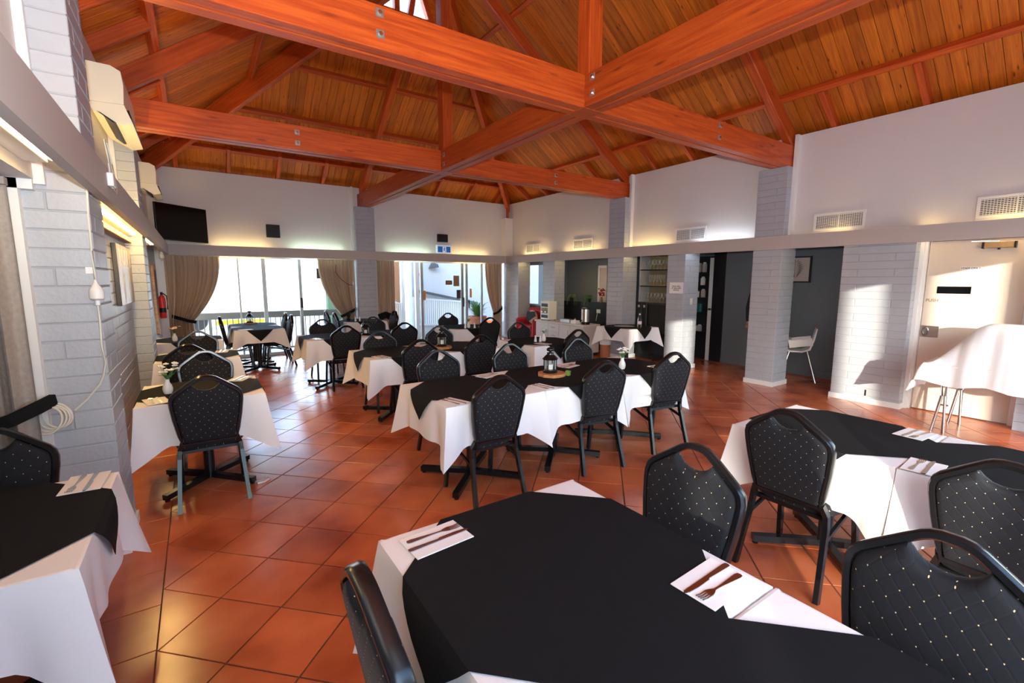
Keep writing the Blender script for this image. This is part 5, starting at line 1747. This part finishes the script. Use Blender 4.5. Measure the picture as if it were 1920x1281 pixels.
for a, b, c, d in ((9.15, 10.95, 0.0, 0.95), (9.15, 10.95, 2.02, 2.2), (9.15, 9.55, 0.95, 2.02), (10.80, 10.95, 0.95, 2.02)):
    MB().box(7.66, 7.76, a, b, c, d).build('surround', 'dark_wall', w5)
MB().box(7.64, 7.70, 9.55, 10.80, 0.93, 0.97).build('sill', 'galv', w5)
MB().box(7.70, 7.706, 9.55, 10.80, 0.97, 2.02).build('pane', 'window_glass', w5)
MB().box(7.50, 7.76, 9.15, 10.95, 2.20, 2.24).build('soffit', 'dark_wall', w5)
smesh('wall_right_partition', MB().box(7.5, 8.78, 9.15, 9.20, 0, 2.2), 'dark_wall', 'partition behind the sideboard')

# ---- someone standing half hidden behind the central column
def person():
    t = thing('person', 'person in dark clothes standing almost hidden behind the central column', 'person', (8.19, 4.16, 0), 2.0)
    me = bpy.data.meshes.new('body')
    V = [(0, 0, .95), (0, 0, 1.12), (0, .0, 1.32), (0, -.01, 1.46), (0, 0, 1.54), (0, .01, 1.62), (0, .015, 1.70),
         (.10, 0, .90), (.11, .01, .50), (.11, -.02, .09), (.12, .12, .04), (-.10, 0, .90), (-.11, .01, .50), (-.11, -.02, .09), (-.12, .12, .04),
         (.19, 0, 1.42), (.25, -.02, 1.14), (.24, .12, .95), (.23, .18, .90), (-.19, 0, 1.42), (-.25, -.02, 1.14), (-.24, .06, .90), (-.235, .09, .82)]
    E_ = [(0, 1), (1, 2), (2, 3), (3, 4), (4, 5), (5, 6), (0, 7), (7, 8), (8, 9), (9, 10), (0, 11), (11, 12), (12, 13), (13, 14), (3, 15), (15, 16), (16, 17), (17, 18), (3, 19), (19, 20), (20, 21), (21, 22)]
    R_ = [(.15, .11), (.14, .10), (.16, .11), (.10, .08), (.055, .055), (.085, .10), (.07, .085), (.09, .09), (.06, .065), (.045, .05), (.04, .03), (.09, .09), (.06, .065), (.045, .05), (.04, .03),
          (.06, .06), (.045, .045), (.033, .033), (.03, .02), (.06, .06), (.045, .045), (.033, .033), (.03, .02)]
    me.from_pydata(V, E_, [])
    me.materials.append(M['navy_clothes'])
    o = link('body', me, t)
    md = o.modifiers.new('skin', 'SKIN')
    for i, sv in enumerate(me.skin_vertices[0].data):
        sv.radius = R_[i]
    me.skin_vertices[0].data[0].use_root = True
    md.use_smooth_shade = True
    s2 = o.modifiers.new('smooth', 'SUBSURF')
    s2.levels = s2.render_levels = 2
    h = MB().ball((0, .015, 1.66), .083, .10, .122, 18, 14)
    h.ball((0, .115, 1.645), .016, .02, .025, 8, 6)
    for s in (-1, 1):
        h.ball((s * .083, .01, 1.65), .012, .02, .03, 8, 6)
    h.build('head', 'skin', t, 70)
    MB().ball((0, -.012, 1.70), .090, .104, .098, 18, 12).build('hair', 'hair', t, 70)
    e = MB()
    for s in (-1, 1):
        e.ball((s * .032, .104, 1.67), .010, .008, .007, 8, 6)
    e.build('eyes', 'ink', t, 60)
    MB().ball((0, .108, 1.605), .024, .008, .006, 8, 6).build('mouth', 'petal_pink', t, 60)
    for s, c in ((1, (.23, .20, .87)), (-1, (-.235, .10, .78))):
        hm = MB()
        hm.ball(c, .022, .034, .045, 10, 8)
        for k in range(4):
            x = c[0] - .024 + .016 * k
            hm.tube([(x, c[1] + .01, c[2] - .03), (x, c[1] + .02, c[2] - .065), (x, c[1] + .012, c[2] - .09 + .006 * abs(k - 1.5))], .0085, 6)
        hm.tube([(c[0] - s * .018, c[1] + .015, c[2]), (c[0] - s * .035, c[1] + .035, c[2] - .025), (c[0] - s * .033, c[1] + .04, c[2] - .05)], .009, 6)
        hm.build('hand', 'skin', t, 60)
    for s in (-1, 1):
        MB().cbox(s * .12 - .05, s * .12 + .05, -.08, .19, .0, .075, .02).build('shoe', 'black_plastic', t, 50)
person()

# ================================================================ outside
smesh('exterior_ground', MB().box(-70, 70, 11.26, 90, -0.30, -0.14).box(-70, 70, -60, -0.76, -0.30, -0.14).box(-70, -1.43, -0.76, 11.26, -0.30, -0.14).box(8.79, 70, -0.76, 11.26, -0.30, -0.14), 'asphalt', 'pale sunlit ground outside')
smesh('exterior_wall', MB().box(-30, 11.0, 33, 33.3, -0.14, 6.0), 'white_wall', 'sunlit white building beyond the car park')
smesh('exterior_bay_blocker_wall', MB().box(-4.6, -4.4, -3.3, 9, -0.14, 3.3), 'white_wall', 'added unseen wall blocking the sun outside the window bay')  # out of view, added to keep direct sun from the bay
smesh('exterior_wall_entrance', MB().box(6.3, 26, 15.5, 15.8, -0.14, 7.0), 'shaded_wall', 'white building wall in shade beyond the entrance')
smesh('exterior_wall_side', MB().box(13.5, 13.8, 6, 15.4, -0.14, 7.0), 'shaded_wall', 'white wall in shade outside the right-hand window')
for xa, xb, lab in ((0.55, 2.3, 'left'), (4.6, 5.6, 'right')):
    smesh('exterior_kerb', MB().box(xa, xb, 21.0, 21.35, -0.14, 0.04), 'yellow_paint', 'yellow kerb block of the car park')
r = thing('balustrade', 'grey balustrade outside the wide bright window', 'railing', (0, 12.3, -0.14))
MB().cbox(-3.2, 3.5, -0.04, 0.04, 0.86, 1.01, 0.006).build('top_rail', 'rail_grey', r)
MB().cbox(-3.2, 3.5, -0.02, 0.02, 0.10, 0.14, 0.004).build('bottom_rail', 'rail_grey', r)
bm_ = MB().box(-0.009, 0.009, -0.009, 0.009, 0.14, 0.86).mesh('baluster', 'rail_grey')
for i in range(60):
    link('baluster', bm_, r, (-3.1 + 0.11 * i, 0, 0))
for x in (-3.17, 0.2, 3.47):
    MB().box(x - .03, x + .03, -.03, .03, 0, 0.86).build('post', 'rail_grey', r)
# entrance ramp with white railings
smesh('exterior_path', MB().prism([(3.6, 11.27), (9.5, 11.27), (11.0, 15.5), (4.4, 15.5)], -0.14, -0.05), 'concrete', 'concrete entrance path')
def ramp_rail(label, p0, p1, z0, z1, n, postw=0.05):
    t = thing('ramp_railing', label, 'railing')
    p0, p1 = Vector(p0), Vector(p1)
    a0, a1 = Vector((p0.x, p0.y, z0)), Vector((p1.x, p1.y, z1))
    MB().bar(a0 + Vector((0, 0, .90)), a1 + Vector((0, 0, .90)), 0.05, 0.05).build('top_rail', 'trim_white', t)
    MB().bar(a0 + Vector((0, 0, .10)), a1 + Vector((0, 0, .10)), 0.05, 0.05).build('bottom_rail', 'trim_white', t)
    for i in range(n):
        q = a0.lerp(a1, (i + .5) / n)
        MB().box(-.008, .008, -.008, .008, .10, .90).build('baluster', 'trim_white', t, None, q)
    for q in (a0, a1):
        MB().box(-postw / 2, postw / 2, -postw / 2, postw / 2, -0.05 - q.z, .94).build('post', 'trim_white', t, None, q)
ramp_rail('white ramp railing seen behind the straight curtain', (4.02, 12.55), (5.0, 13.25), 0.28, 0.0, 14)
ramp_rail('longer white ramp railing beside the entrance door', (5.45, 13.3), (7.70, 14.45), 0.16, -0.04, 24)
for x, y, lab in ((5.10, 13.30, 'white verandah post at the end of the first ramp railing'), (5.22, 12.50, 'white verandah post behind the sliding door edge'), (7.78, 14.5, 'white verandah post at the end of the long ramp railing')):
    tag(MB().cbox(x - .055, x + .055, y - .055, y + .055, -0.05, 3.2, .006).build('verandah_post', 'trim_white'), lab, 'post')
t = thing('wall_handrail', 'dark sloping handrail on the shaded white wall outside', 'handrail')
MB().bar((6.35, 15.38, 1.25), (8.9, 15.38, 0.72), 0.05, 0.09).build('rail', 'dark_sign', t)
for q in (0.1, 0.9):
    x = 6.35 + 2.55 * q
    MB().box(x - .02, x + .02, 15.38, 15.5, 1.25 - .53 * q - .06, 1.25 - .53 * q).build('bracket', 'dark_sign', t)
t = thing('outside_lamp', 'dark lamp fitting high on the shaded white wall outside', 'lamp', (7.1, 15.49, 2.02))
MB().prism([(-.16, 0.0), (.16, .04), (.13, .15), (-.05, .2)], -0.2, 0.0, 'y').build('shade', 'dark_sign', t)
t = thing('wall_number_plate', 'small maroon plate on the shaded white wall outside', 'sign', (6.5, 15.49, 1.75))
MB().box(-.10, .10, -.02, 0, 0, .10).build('plate', 'petal_red', t)
t = thing('garden_screen', 'dark green hedge and timber post beyond the ramp', 'hedge', (4.9, 14.6, -0.14))
MB().cbox(-1.6, 0.35, 0, 0.7, 0, 3.2, 0.2).build('foliage', 'garden_green', t)
MB().box(0.40, 0.62, -0.1, 0.15, 0, 3.0).build('post', 'wood_post', t)
t = thing('potted_plant', 'leafy green plant in a terracotta pot outside the glass door', 'plant', (6.98, 12.1, -0.05))
MB().lathe([(0.0, 0.0), (0.20, 0.0), (0.27, 0.50), (0.29, 0.50), (0.29, 0.58), (0.26, 0.58), (0.25, 0.52), (0.0, 0.52)], 20).build('pot', 'terracotta_pot', t, 40)
lm = MB()
rp = random.Random(3)
for k in range(90):
    a = rp.uniform(0, 6.28)
    L_ = rp.uniform(.14, .34)
    hh = rp.uniform(.18, .58)
    c, s = math.cos(a), math.sin(a)
    b0 = rp.uniform(0, .08)
    P = []
    for j in range(5):
        q = j / 4
        x = b0 + L_ * q * (0.5 + .5 * q)
        z = 0.53 + hh * (1.5 * q - .6 * q * q)
        w_ = 0.028 * math.sin(min(1, .15 + q) * PI * .92)
        P.append([(c * x - s * w_, s * x + c * w_, z), (c * x, s * x, z - w_ * .3), (c * x + s * w_, s * x - c * w_, z)])
    lm.grid(P)
lm.build('leaves', 'leaf', t, 60)
tag(MB().prism([(-0.55, 0), (0.55, 0), (0.5, 0.14), (-0.5, 0.14)], -0.1, 0.1, 'y').build('wheel_stop', 'orange_plastic', None, None, (8.75, 14.9, -0.05)), 'orange wheel stop outside beyond the ramp', 'barrier')
t = thing('parked_car_bumper', 'pale blue vehicle end glimpsed through the balusters', 'vehicle', (-0.6, 20.0, -0.14))
MB().cbox(-1.6, 1.0, -0.8, 0.8, 0.30, 0.95, 0.12).build('body', 'white_wall', t)
MB().cbox(-1.2, 0.3, -0.7, 0.7, 0.95, 1.35, 0.15).build('cabin', 'dark_sign', t)
for x in (-1.1, 0.55):
    MB().lathe([(0.0, -0.1), (0.31, -0.1), (0.31, 0.1), (0.0, 0.1)], 16).build('wheel', 'black_plastic', t, 40, (x, -0.75, 0.31), (PI / 2, 0, 0))
